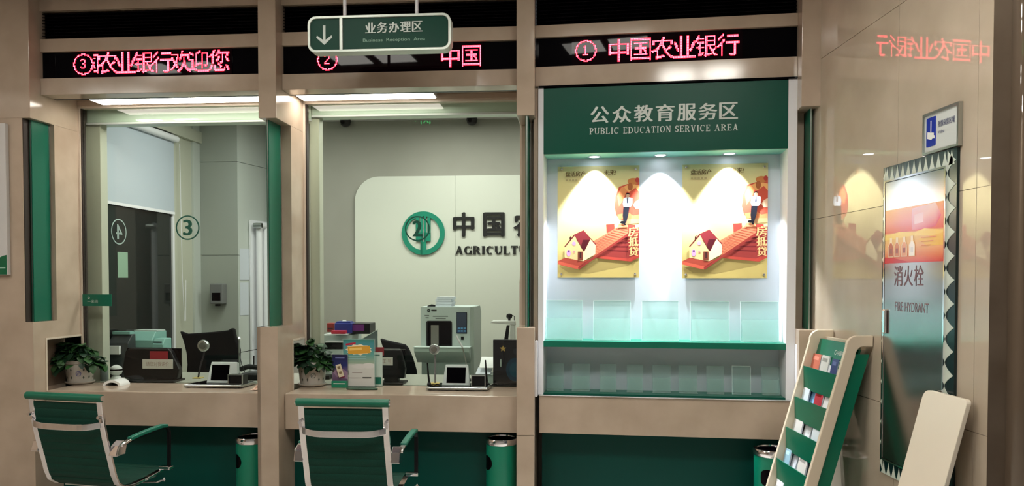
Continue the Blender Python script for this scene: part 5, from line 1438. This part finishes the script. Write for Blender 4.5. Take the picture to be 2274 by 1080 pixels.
# --- office swivel chairs in the hall
def hall_chair(cx, cy, yaw, lab, pose):
    t = thing('swivel_chair', lab, 'chair', W0, (cx, cy, 0), -math.radians(yaw), group='green mesh swivel chairs in front of the counters')
    back = [(-.300, .862), (-.292, .80), (-.280, .72), (-.262, .64), (-.242, .57), (-.222, .50), (-.204, .43), (-.180, .378), (-.135, .348), (-.06, .342), (.05, .350), (.16, .366), (.235, .370), (.262, .357)]
    for s in (-1, 1):
        part('side_rail', MB().ribbon([(y, z) for y, z in back], s * .222, .032, .014), CHROME, t, local=True, bevel=.002, label='chrome side rail')
    # sling of green mesh with cross ribs
    def samp(f):
        f = f * (len(back) - 1); i = min(int(f), len(back) - 2); g = f - i
        return back[i][0] + (back[i + 1][0] - back[i][0]) * g, back[i][1] + (back[i + 1][1] - back[i][1]) * g
    for nm, f0, f1 in (('back_sling', .03, .60), ('seat_sling', .60, .985)):
        n = 96 if nm == 'back_sling' else 64; m = 7; vs = []
        for layer in (0, 1):
            for i in range(n + 1):
                f = f0 + (f1 - f0) * i / n; y, z = samp(f); y2, z2 = samp(min(1, f + .01)); y1, z1 = samp(max(0, f - .01))
                dy, dz = y2 - y1, z2 - z1; l = math.hypot(dy, dz); ny, nz = dz / l, -dy / l
                k = 1 if layer == 0 else -1
                rib = .0035 * abs(math.sin(math.pi * i / 8)) ** .5 + .003
                for j in range(m):
                    g = j / (m - 1) * 2 - 1
                    vs.append((g * .212, y + k * ny * rib + .012 * (1 - g * g) * ny * 0, z + k * nz * rib))
        N = (n + 1) * m; fs = []
        for i in range(n):
            for j in range(m - 1):
                a_ = i * m + j; fs += [(a_, a_ + 1, a_ + m + 1, a_ + m), (N + a_ + m, N + a_ + m + 1, N + a_ + 1, N + a_)]
            fs += [(i * m, (i + 1) * m, N + (i + 1) * m, N + i * m), ((i + 1) * m + m - 1, i * m + m - 1, N + i * m + m - 1, N + (i + 1) * m + m - 1)]
        fs += [(j + 1, j, N + j, N + j + 1) for j in range(m - 1)]
        part(nm, MB().add(vs, fs), MESHG, t, local=True, smooth=True)
    part('top_roll', MB().tube([(-.243, -.306, .868), (.243, -.306, .868)], .021, 14), mat('roll_green', (0, 96, 72), .4), t, local=True, smooth=True)
    for s in (-1, 1):
        part('end_cap', MB().tube([(s * .243, -.306, .868), (s * .250, -.306, .868)], .015, 12), CHROME, t, local=True)
        part('upper_bracket', MB().tube([(s * .226, -.285, .765), (s * .226, -.318, .765)], .009, 10).box(s * .226 - .008, s * .226 + .008, -.30, -.27, .735, .775), CHROME, t, local=True, label='chrome bracket with knob')
    # bowed cross bar behind the back
    pts = []
    for i in range(17):
        g = i / 16 * 2 - 1; pts.append((g * .222, -.290 - .045 * (1 - abs(g) ** 5), .722 - .012 * (1 - g ** 4)))
    vs = []; fs = []
    for i, (x, y, z) in enumerate(pts):
        for dy, dz in ((-.004, -.017), (.004, -.017), (.004, .017), (-.004, .017)): vs.append((x, y + dy, z + dz))
    for i in range(16): fs += [(4 * i + j, 4 * i + (j + 1) % 4, 4 * i + 4 + (j + 1) % 4, 4 * i + 4 + j) for j in range(4)]
    part('back_crossbar', MB().add(vs, fs + [(3, 2, 1, 0), (64, 65, 66, 67)]), CHROME, t, local=True, bevel=.002)
    # arms: chrome clamp at the rear, padded bar, black front leg, chrome foot
    for s in (-1, 1):
        x0, x1 = s * .262, s * .292
        part('arm_clamp', MB().prism([(-.255, .545), (-.185, .545), (-.17, .60), (-.195, .625), (-.235, .60)], s * .232, s * .285, 'x'), CHROME, t, local=True, bevel=.006, label='chrome arm clamp')
        ar = part('arm_bar', MB().ribbon([(-.205, .60), (-.10, .618), (.0, .628), (.11, .636), (.155, .628), (.172, .60), (.172, .50), (.168, .395)], x1 - s * .012, .022, .010), BLACK, t, local=True, bevel=.002)
        part('arm_pad', MB().ribbon([(-.15, .622), (-.08, .632), (.02, .641), (.11, .646), (.150, .640)], x1 - s * .012, .034, .020), ARMG, t, local=True, bevel=.006, label='green padded armrest')
        part('arm_tip', MB().ribbon([(-.215, .598), (-.145, .618)], x1 - s * .012, .026, .014), CHROME, t, local=True, bevel=.003)
        part('arm_foot', MB().box(s * .222, s * .295, .150, .192, .375, .395), CHROME, t, local=True, bevel=.004)
    part('seat_bridge', MB().box(-.215, .215, -.09, -.05, .320, .337).box(-.215, .215, .10, .14, .336, .352), ALU, t, local=True, bevel=.003)
    part('tilt_box', MB().box(-.07, .07, -.09, .14, .285, .323), BLACK, t, local=True, bevel=.01)
    part('tilt_lever', MB().tube([(.05, .06, .31), (.25, .10, .315), (.30, .10, .335)], .005, 8).lathe([(.002, -.012), (.010, 0), (.002, .012)], 10, (.30, .10, .335)), CHROME, t, local=True, smooth=True)
    part('gas_column', MB().lathe([(.026, .10), (.026, .2), (.016, .2), (.016, .29)], 16, (0, .02, 0)), CHROME, t, local=True, smooth=True)
    for k in range(5):
        q = math.radians(72 * k + 20); ex_, ey_ = .29 * math.cos(q), .02 + .29 * math.sin(q)
        leg = part('base_leg', MB().tube([(0, .02, .115), (ex_ * .5, .02 + (ey_ - .02) * .5, .10), (ex_, ey_, .07)], [.024, .019, .013], 8), CHROME, t, local=True, smooth=True)
        m = T(ex_, ey_, 0) @ Matrix.Rotation(q, 4, 'Z')
        part('castor', MB().tube([m @ Vector((-.002, -.024, .0262)), m @ Vector((-.002, -.006, .0262))], .026, 12).tube([m @ Vector((-.002, .006, .0262)), m @ Vector((-.002, .024, .0262))], .026, 12).tube([m @ Vector((0, 0, .03)), m @ Vector((0, 0, .072))], .007, 6), BLACK, leg, local=True)
    return t
def chair_at(px, py, depth, yaw, lab):
    r = ray(px, py); r = r / r.y * depth
    a = math.radians(yaw)
    bx, by = r.x, depth
    return hall_chair(bx + .306 * math.sin(a), by + .306 * math.cos(a), yaw, lab, None)
chair_at(142, 893, 4.12, 14, 'green mesh swivel chair before the left counter, turned with its armrest showing')
chair_at(761, 902, 3.92, 5, 'green mesh swivel chair before the middle counter, squarely back-on')

# --- waste bins
def bin_(px, py, fr, w, r, lab, slot, h=None):
    u, zt = fr.p(px, py, w)
    t = thing('waste_bin', lab, 'bin', fr, (u, w, 0), group='green round waste bins by the counters')
    body = MB().lathe([(r * .97, .0), (r, .01), (r, zt - .035)], 40, (u, w, 0), caps=True)
    bd = part('body', body, BIN, t, smooth=True)
    part('rim', MB().lathe([(r + .001, zt - .036), (r + .005, zt - .030), (r + .005, zt - .008), (r + .001, zt), (r - .012, zt), (r - .014, zt - .012)], 40, (u, w, 0), caps=False), CHROME, t, smooth=True)
    part('ash_tray', MB().lathe([(r - .013, zt - .006), (r * .5, zt - .016), (.001, zt - .016)], 32, (u, w, 0), caps=False), BLACKP, t, smooth=True)
    a0, half, zc, hh, shape = slot
    e_ = 1.0 if shape == 'round' else .5
    N_ = 14; vs = []
    for i in range(N_ + 1):
        f = math.sin(math.pi / 2 * (i / N_ * 2 - 1))
        hz_ = max(0.0, 1 - abs(f) ** 2) ** (.5 * e_)
        an = math.radians(a0 + half * f)
        for j in range(5):
            vs.append((u + (r + .0012) * math.cos(an), w + (r + .0012) * math.sin(an), zt - zc + hh * hz_ * (j / 2 - 1)))
    mb = MB().add(vs, [(i * 5 + j, i * 5 + j + 5, i * 5 + j + 6, i * 5 + j + 1) for i in range(N_) for j in range(4)])
    part('opening', mb, BLACKP, bd, label='black opening')
    part('foot_ring', MB().lathe([(r * .98, 0), (r * 1.01, .0), (r * 1.01, .02), (r * .98, .02)], 32, (u, w, 0), caps=False), BLACK, t)
    return t
bin_(560, 969, A, .05, .097, 'green bin under the left counter, partly behind the slim pillar', (222, 30, .145, .045, 'round'))
bin_(1114, 972, A, .05, .095, 'green bin under the middle counter beside the third pillar', (208, 30, .145, .045, 'round'))
bin_(1717, 996, B, -.08, .105, 'green bin with wide slot, partly behind the brochure rack', (-112, 26, .15, .048, 'slot'))

# --- brochure rack against the side wall
fy, _ = S.h(1813, 734, 1.235)
uf = (S.p(1812, 735, -.09)[0] + S.p(1848, 730, -.004)[0]) / 2
un_ = S.p(1899, 766, -.09)[0]
Zt = 1.235; LEAN = .285; RW = .058
def fx(z): return -.115 - LEAN * (Zt - z)
t = thing('brochure_rack', 'leaning cream and green brochure rack against the polished side wall', 'rack', S, ((uf + un_) / 2, -.25, 0))
def rail_outline():
    o = [(fx(0), 0), (fx(Zt - .055), Zt - .055)]
    for k in range(1, 7):
        a = math.pi * (1 - k / 12 * .92) ; o.append((fx(Zt - .055) + .052 + .052 * math.cos(a) * 1.0, Zt - .052 + .052 * math.sin(a)))
    o += [(-.004, Zt), (-.004, Zt - .052)]
    inner = [(fx(Zt - .11) + RW + .035, Zt - .052)]
    for k in range(1, 5):
        inner.append((fx(Zt - .11) + RW + .035 * (1 - math.sin(math.pi / 2 * k / 4)) , Zt - .052 - .05 * (1 - math.cos(math.pi / 2 * k / 4))))
    inner += [(fx(0) + RW, 0)]
    return o + inner
for uu, lab in ((uf, None), (un_ - .022, None)):
    part('side_rail', MB().prism(rail_outline(), uu, uu + .022, 'x'), CREAM, t, bevel=.003)
u0, u1 = uf + .023, un_ - .023
RG = mat('rack_green', (0, 104, 78), .3)
def slab(mb, z0, z1, o0, o1, u0=u0, u1=u1):
    return mb.prism([(fx(z0) + o0, z0), (fx(z0) + o1, z0), (fx(z1) + o1, z1), (fx(z1) + o0, z1)], u0, u1, 'x')
part('back_board', slab(MB(), .04, Zt - .07, .075, .085), RG, t)
part('side_cheek', slab(MB(), .04, Zt - .09, .055, .125, un_ - .020, un_ - .012), RG, t)
part('side_cheek', slab(MB(), .04, Zt - .09, .055, .125, uf + .012, uf + .020), RG, t)
hd = part('header', slab(MB(), 1.06, Zt - .045, .052, .062), RG, t)
part('top_bar', MB().box(u0, u1, fx(Zt) + .065, fx(Zt) + .085, Zt - .07, Zt - .035), CREAM, t)
# header lettering, laid in the plane of the leaning header
hz0 = 1.125
mb = text(MB(), '中国农业银行', 0, .145, 0, .024, 0, ((0, 0), (.03, 0)), .001)
uL = u1 - .20
mb.v = [(uL + .04 + x, fx(hz0 + z) + .0515 - .0005 + y, hz0 + z) for x, y, z in mb.v]
part('lettering', mb, LETTER, hd)
mb = MB(); 
for p in [MB().ring(circ(0, 0, .013, 18), circ(0, 0, .009, 18), 0, .001)]: mb.add(p.v, p.f)
mb.v = [(uL + .02 + x, fx(hz0 + .012 + z) + .0505 + y, hz0 + .012 + z) for x, y, z in mb.v]
part('emblem', mb, LETTER, hd)
tops = [1.045, .882, .722, .555, .390, .225]
PK = []
for zt_ in tops:
    p = part('pocket', MB().prism([(fx(zt_ - .118) + .040, zt_ - .118), (fx(zt_ - .118) + .045, zt_ - .118), (fx(zt_) + .009, zt_), (fx(zt_) + .004, zt_)], u0, u1, 'x').box(u0, u1, fx(zt_ - .118) + .040, fx(zt_ - .118) + .074, zt_ - .1215, zt_ - .1185), RG, t)
# brochures
rows = [
 [((200, 110, 90), .0, .10), ((170, 60, 60), .03, .09), ((120, 30, 44), .055, .07), ((208, 206, 200), .11, .09), ((130, 30, 50), .14, .08), ((226, 226, 230), .20, .08), ((60, 66, 120), .235, .07), ((206, 210, 220), .27, .09), ((224, 200, 200), .33, .08)],
 [((214, 226, 236), .0, .08), ((130, 180, 220), .05, .09), ((226, 226, 232), .10, .09), ((180, 50, 64), .16, .09), ((226, 224, 226), .2, .10), ((232, 230, 230), .26, .08), ((160, 180, 190), .33, .09)],
 [((216, 214, 212), .0, .11), ((226, 226, 230), .11, .08), ((222, 224, 230), .17, .10), ((210, 220, 226), .25, .08), ((200, 210, 220), .31, .10)],
 [((150, 190, 210), .0, .08), ((216, 222, 232), .04, .09), ((200, 210, 220), .13, .09), ((226, 222, 218), .19, .10), ((180, 190, 200), .27, .08)],
 [((224, 228, 234), .0, .1), ((190, 200, 190), .12, .1), ((220, 210, 200), .24, .1)],
 [((224, 228, 234), .06, .1), ((160, 190, 210), .24, .1)]]
names = {0: ('red-orange', 'dark red', 'maroon', 'off-white', 'wine red', 'white', 'navy', 'pale blue', 'pinkish white'),
         1: ('pale blue', 'sky blue', 'white', 'crimson', 'plain white', 'off-white', 'grey-blue'),
         2: ('grey-white', 'white', 'plain white', 'bluish white', 'pale grey'),
         3: ('light blue', 'bluish white', 'pale grey', 'cream', 'grey'), 4: ('white', 'grey-green', 'cream'), 5: ('white', 'pale blue')}
rown = ['top', 'second', 'third', 'fourth', 'fifth', 'bottom']
Wr = (u1 - u0) - .012
rnd = random.Random(11)
for r_, items in enumerate(rows):
    zt_ = tops[r_]
    if r_ > 4: continue
    for k, (colr, f, wd) in enumerate(items):
        x0 = u0 + .004 + f * Wr / .42; x1 = min(x0 + wd, u1 - .004)
        off = .05
        hgt = .066 + rnd.uniform(-.010, .014); zb = zt_ - .112
        o = thing('brochure', '%s brochure in the %s pocket row, %s of the rack' % (names[r_][k], rown[r_], ['far end', 'far side', 'far middle', 'middle', 'middle', 'near middle', 'near side', 'near side', 'near end'][min(8, int(k * 9 / len(items)))]), 'brochure', S, (x0, fx(zb) + off, zb), group='brochures in the leaning rack')
        zb0, zt0 = zb + .0, zt_ + hgt
        oo = .050 + .0042 * ((k * 2) % 5); yb = fx(zb0) + oo; yt = fx(zt0) + oo + (.004 if k % 3 else -.012)
        thk = .004
        part('pages', MB().prism([(yb, zb0), (yb + thk * 1.6, zb0), (yt + thk * 1.6, zt0 - .002), (yt, zt0 - .002)], x0 + .001, x1 - .001, 'x'), mat('office_paper'), o)
        part('cover', MB().prism([(yb - .001, zb0), (yb, zb0), (yt, zt0), (yt - .001, zt0)], x0, x1, 'x').prism([(yt - .001, zt0 - .003), (yt + thk * 1.6, zt0 - .003), (yt + thk * 1.6, zt0), (yt - .001, zt0)], x0, x1, 'x'), mat('cover_%d_%d_%d' % colr, colr, .35), o)
        band = tuple(max(0, c_ - 60) for c_ in colr) if k % 2 else tuple(min(255, c_ + 40) for c_ in colr)
        part('title_block', MB().prism([(yt - .0018 - .03 * .2, zt0 - .03), (yt - .001 - .03 * .2, zt0 - .03), (yt - .001 - .012 * .2, zt0 - .012), (yt - .0018 - .012 * .2, zt0 - .012)], x0 + .012, x1 - .02, 'x'), mat('cover_%d_%d_%d' % band, band, .35), o)

# --- cream board leaning against the side wall
yb_, zt_ = S.p(2064, 857, -.04)
zt_ = 1.055; ln = .26
ua = S.p(2052, 872, -.045)[0]; ub = S.p(2149, 884, -.045)[0]
def ly(z): return -.045 - ln * (zt_ - z)
prof = [(ua, 0.0), (ub, 0.0), (ub, zt_ - .02)]
for k in range(1, 6): prof.append((ub - .02 + .02 * math.cos(math.pi / 2 * k / 5), zt_ - .02 + .02 * math.sin(math.pi / 2 * k / 5)))
for k in range(0, 6): prof.append((ua + .035 - .035 * math.sin(math.pi / 2 * k / 5), zt_ - .035 + .035 * math.cos(math.pi / 2 * k / 5)))
mb = MB().prism(prof, 0, .018, 'y')
mb.v = [(x, y + ly(z), z) for x, y, z in mb.v]
t = thing('leaning_board', 'narrow cream board with rounded corners leaning on the side wall', 'board', S, ((ua + ub) / 2, -.2, 0))
part('board', mb, mat('cream_board', (226, 216, 198), .3), t, bevel=.002)
mb = MB().box(ua + .03, ub - .03, .0185, .03, .25, .30); mb.v = [(x, y + ly(z), z) for x, y, z in mb.v]
part('rear_batten', mb, CREAM, t)

# --- hydrant cabinet with patterned border
u0, zt0 = S.p(1963, 371, -.01); u1 = S.p(2127, 331, -.01)[0]
zt_ = (S.z(1963, 371, -.01) + S.z(2127, 330, -.01)) / 2; zb_ = S.z(1957, 1048, -.01)
t = thing('hydrant_cabinet', 'steel hydrant cabinet door with green and white toothed border', 'cabinet', S, ((u0 + u1) / 2, -.01, zb_))
BT = .062; BL = .024
part('border', MB().ring([(u0, zb_), (u1, zb_), (u1, zt_), (u0, zt_)], [(u0 + BL, zb_ + BT), (u1 - BT, zb_ + BT), (u1 - BT, zt_ - BT), (u0 + BL, zt_ - BT)], -.012, -.001), mat('border_green', (8, 34, 36), .2), t)
part('inner_trim', MB().ring([(u0 + BL, zb_ + BT), (u1 - BT, zb_ + BT), (u1 - BT, zt_ - BT), (u0 + BL, zt_ - BT)], [(u0 + BL + .008, zb_ + BT + .008), (u1 - BT - .008, zb_ + BT + .008), (u1 - BT - .008, zt_ - BT - .008), (u0 + BL + .008, zt_ - BT - .008)], -.02, -.001), CHROME, t)
dr = part('door', MB().box(u0 + BL + .009, u1 - BT - .009, -.018, -.002, zb_ + BT + .009, zt_ - BT - .009), STEEL, t, bevel=.002)
WT = mat('tooth_white', (196, 206, 194), .3)
def tooth_mesh(L, Wd):
    mb = MB(); n = 6
    left = [(-L / 2 + L / 2 * (k / n), Wd * (k / n) ** 1.6) for k in range(n + 1)]
    right = [(L / 2 - L / 2 * (k / n), Wd * (k / n) ** 1.6) for k in range(n)][::-1]
    mb.prism(left + right, -.0135, -.0122, 'y')
    return mesh_of('tooth', mb, WT)
nh = 14; Lh = (zt_ - zb_ - .0) / 15; nw_ = 9; Lw = (u1 - u0 - BL) / 12
tm = {}
def teeth(cnt, L, pos, rot, wd=BT):
    key = (round(L, 4), wd)
    if key not in tm: tm[key] = tooth_mesh(L, wd * .92)
    for k in range(cnt):
        o = bpy.data.objects.new('tooth', tm[key]); COL.objects.link(o); o.parent = t
        x, z = pos(k); off = ORG[t.name]
        o.matrix_local = T(x - off[0], -off[1], z - off[2]) @ Ry(rot)
teeth(15, Lh, lambda k: (u1 - BT, zb_ + Lh * (k + .5)), 90)
teeth(15, Lh, lambda k: (u0 + BL, zb_ + Lh * (k + .5)), -90, BL)
teeth(12, Lw, lambda k: (u0 + BL / 2 + Lw * (k + .5), zt_ - BT), 0)
teeth(12, Lw, lambda k: (u0 + BL / 2 + Lw * (k + .5), zb_ + 0.0), 0)
# orange picture on the door
a = S.p(1964, 583, -.019); b2 = S.p(2108, 447, -.019)
pz = ((S.z(1964, 583, -.019) + S.z(2108, 583, -.019)) / 2, (S.z(1964, 467, -.019) + S.z(2108, 446, -.019)) / 2)
P = Print((72, 80, 536, 520), (u0 + BL + .012, u1 - BT - .012, pz[0], pz[1]), -.0185)
P.rows(72, 536, [(80, (226, 150, 90)), (190, (224, 120, 110)), (270, (214, 80, 70)), (290, (236, 196, 110)), (400, (238, 170, 110)), (470, (226, 120, 80)), (520, (206, 60, 60))])
P.poly([(300, 100), (480, 82), (520, 180), (480, 260), (300, 270)], [(236, 190, 200), (240, 210, 200), (214, 70, 110), (206, 50, 90), (226, 130, 140)])
P.poly([(320, 150), (390, 140), (390, 215), (320, 225)], (238, 200, 206))
P.poly([(72, 290), (200, 270), (320, 285), (400, 265), (536, 290), (536, 330), (300, 310), (72, 330)], (244, 206, 110))
P.poly([(350, 340), (536, 310), (536, 400), (420, 400)], (240, 190, 90))
P.poly([(72, 470), (160, 480), (300, 520), (72, 520)], (200, 40, 50))
for k, x in enumerate((126, 180, 242, 306)):
    cc = ((180, 80, 56), (206, 120, 80), (224, 150, 110), (250, 240, 230))[k]
    P.poly([(x - 24, 380), (x - 10, 350), (x - 10, 312), (x + 10, 312), (x + 10, 350), (x + 24, 380), (x + 24, 470), (x - 24, 470)], (250, 226, 190))
    P.poly([(x - 20, 385), (x - 7, 355), (x + 7, 355), (x + 20, 385), (x + 20, 465), (x - 20, 465)], cc)
    P.rect(x - 9, 400, x + 10, 440, (150, 70, 60) if k < 3 else (226, 220, 215))
for k in range(3): P.rect(380, 330 + 30 * k, 490 - 20 * k, 336 + 30 * k, (220, 130, 80))
stk = part('picture', P.mb, PRINTG, dr, label='orange and pink picture sheet')
RED = mat('hydrant_red', (112, 74, 84), .4)
dz = -.0186
a = S.p(1985, 636, dz); b2 = S.p(2054, 588, dz)
zt1 = (S.z(1985, 590, dz) + S.z(2054, 590, dz)) / 2; zb1 = (S.z(1985, 636, dz) + S.z(2054, 636, dz)) / 2
for i, c_ in enumerate('消火栓'):
    f0 = a[0] + (b2[0] - a[0]) * (i / 3.0); f1 = a[0] + (b2[0] - a[0]) * ((i + .86) / 3.0)
    part('character', text(MB(), c_, f0, f1, zb1, zt1, dz, ((0, 0), (.02, 0))), RED, dr)
a = S.p(1987, 680, dz); b2 = S.p(2062, 680, dz)
zc_ = S.z(2025, 683, dz)
part('latin_lettering', text(MB(), 'FIRE HYDRANT', a[0], b2[0], zc_ - .02, zc_ + .02, dz, ((0, 0),), slant=.0), mat('hydrant_red_dull', (120, 84, 92), .4), dr, kind='stuff')
hz = S.z(1968, 715, -.03)
part('handle', MB().box(u0 + BL + .012, u0 + BL + .040, -.030, -.018, hz - .055, hz + .055), CHROME, dr, bevel=.005)

# --- camera notice above the cabinet
w_ = -.012
a = S.p(2052, 345, w_); b2 = S.p(2131, 229, w_)
sz0 = (S.z(2052, 343, w_) + S.z(2131, 322, w_)) / 2; sz1 = (S.z(2052, 258, w_) + S.z(2131, 228, w_)) / 2
t = thing('camera_notice', 'white notice with blue camera pictogram above the hydrant cabinet', 'sign', S, ((a[0] + b2[0]) / 2, w_, sz0))
part('plate', MB().box(a[0], b2[0], w_, -.001, sz0, sz1), mat('sign_plate_white', (200, 206, 204), .08), t)
part('rim', MB().ring([(a[0] - .004, sz0 - .004), (b2[0] + .004, sz0 - .004), (b2[0] + .004, sz1 + .004), (a[0] - .004, sz1 + .004)], [(a[0] + .006, sz0 + .006), (b2[0] - .006, sz0 + .006), (b2[0] - .006, sz1 - .006), (a[0] + .006, sz1 - .006)], w_ - .006, -.001), ALU, t)
Wd = b2[0] - a[0]; H_ = sz1 - sz0
bx0, bx1, bz0, bz1 = a[0] + Wd * .07, a[0] + Wd * .35, sz0 + H_ * .16, sz1 - H_ * .10
pc = part('pictogram', MB().prism(rrect(bx0, bx1, bz0, bz1, .006), w_ - .001, w_, 'y'), mat('sign_blue', (24, 44, 150), .2), t)
bw = bx1 - bx0; bh = bz1 - bz0
mb = MB().box(bx0 + bw * .46, bx0 + bw * .54, w_ - .002, w_ - .001, bz0 + bh * .5, bz0 + bh * .88)
mb.prism([(bx0 + bw * .12, bz0 + bh * .3), (bx0 + bw * .55, bz0 + bh * .22), (bx0 + bw * .80, bz0 + bh * .30), (bx0 + bw * .82, bz0 + bh * .44), (bx0 + bw * .14, bz0 + bh * .52)], w_ - .002, w_ - .001, 'y')
mb.prism([(bx0 + bw * .68, bz0 + bh * .26), (bx0 + bw * .90, bz0 + bh * .24), (bx0 + bw * .90, bz0 + bh * .34), (bx0 + bw * .78, bz0 + bh * .36)], w_ - .0022, w_ - .001, 'y')
part('camera_symbol', mb, WHITE, pc)
TX = mat('sign_text_grey', (70, 76, 110), .5)
part('lettering', text(MB(), '图像采集区域', a[0] + Wd * .42, a[0] + Wd * .88, sz0 + H_ * .58, sz0 + H_ * .74, w_ - .0012, ((0, 0), (.03, 0))), TX, t)
part('latin_lettering', text(MB(), 'Video', a[0] + Wd * .42, a[0] + Wd * .60, sz0 + H_ * .42, sz0 + H_ * .5, w_ - .0012), TX, t, kind='stuff')
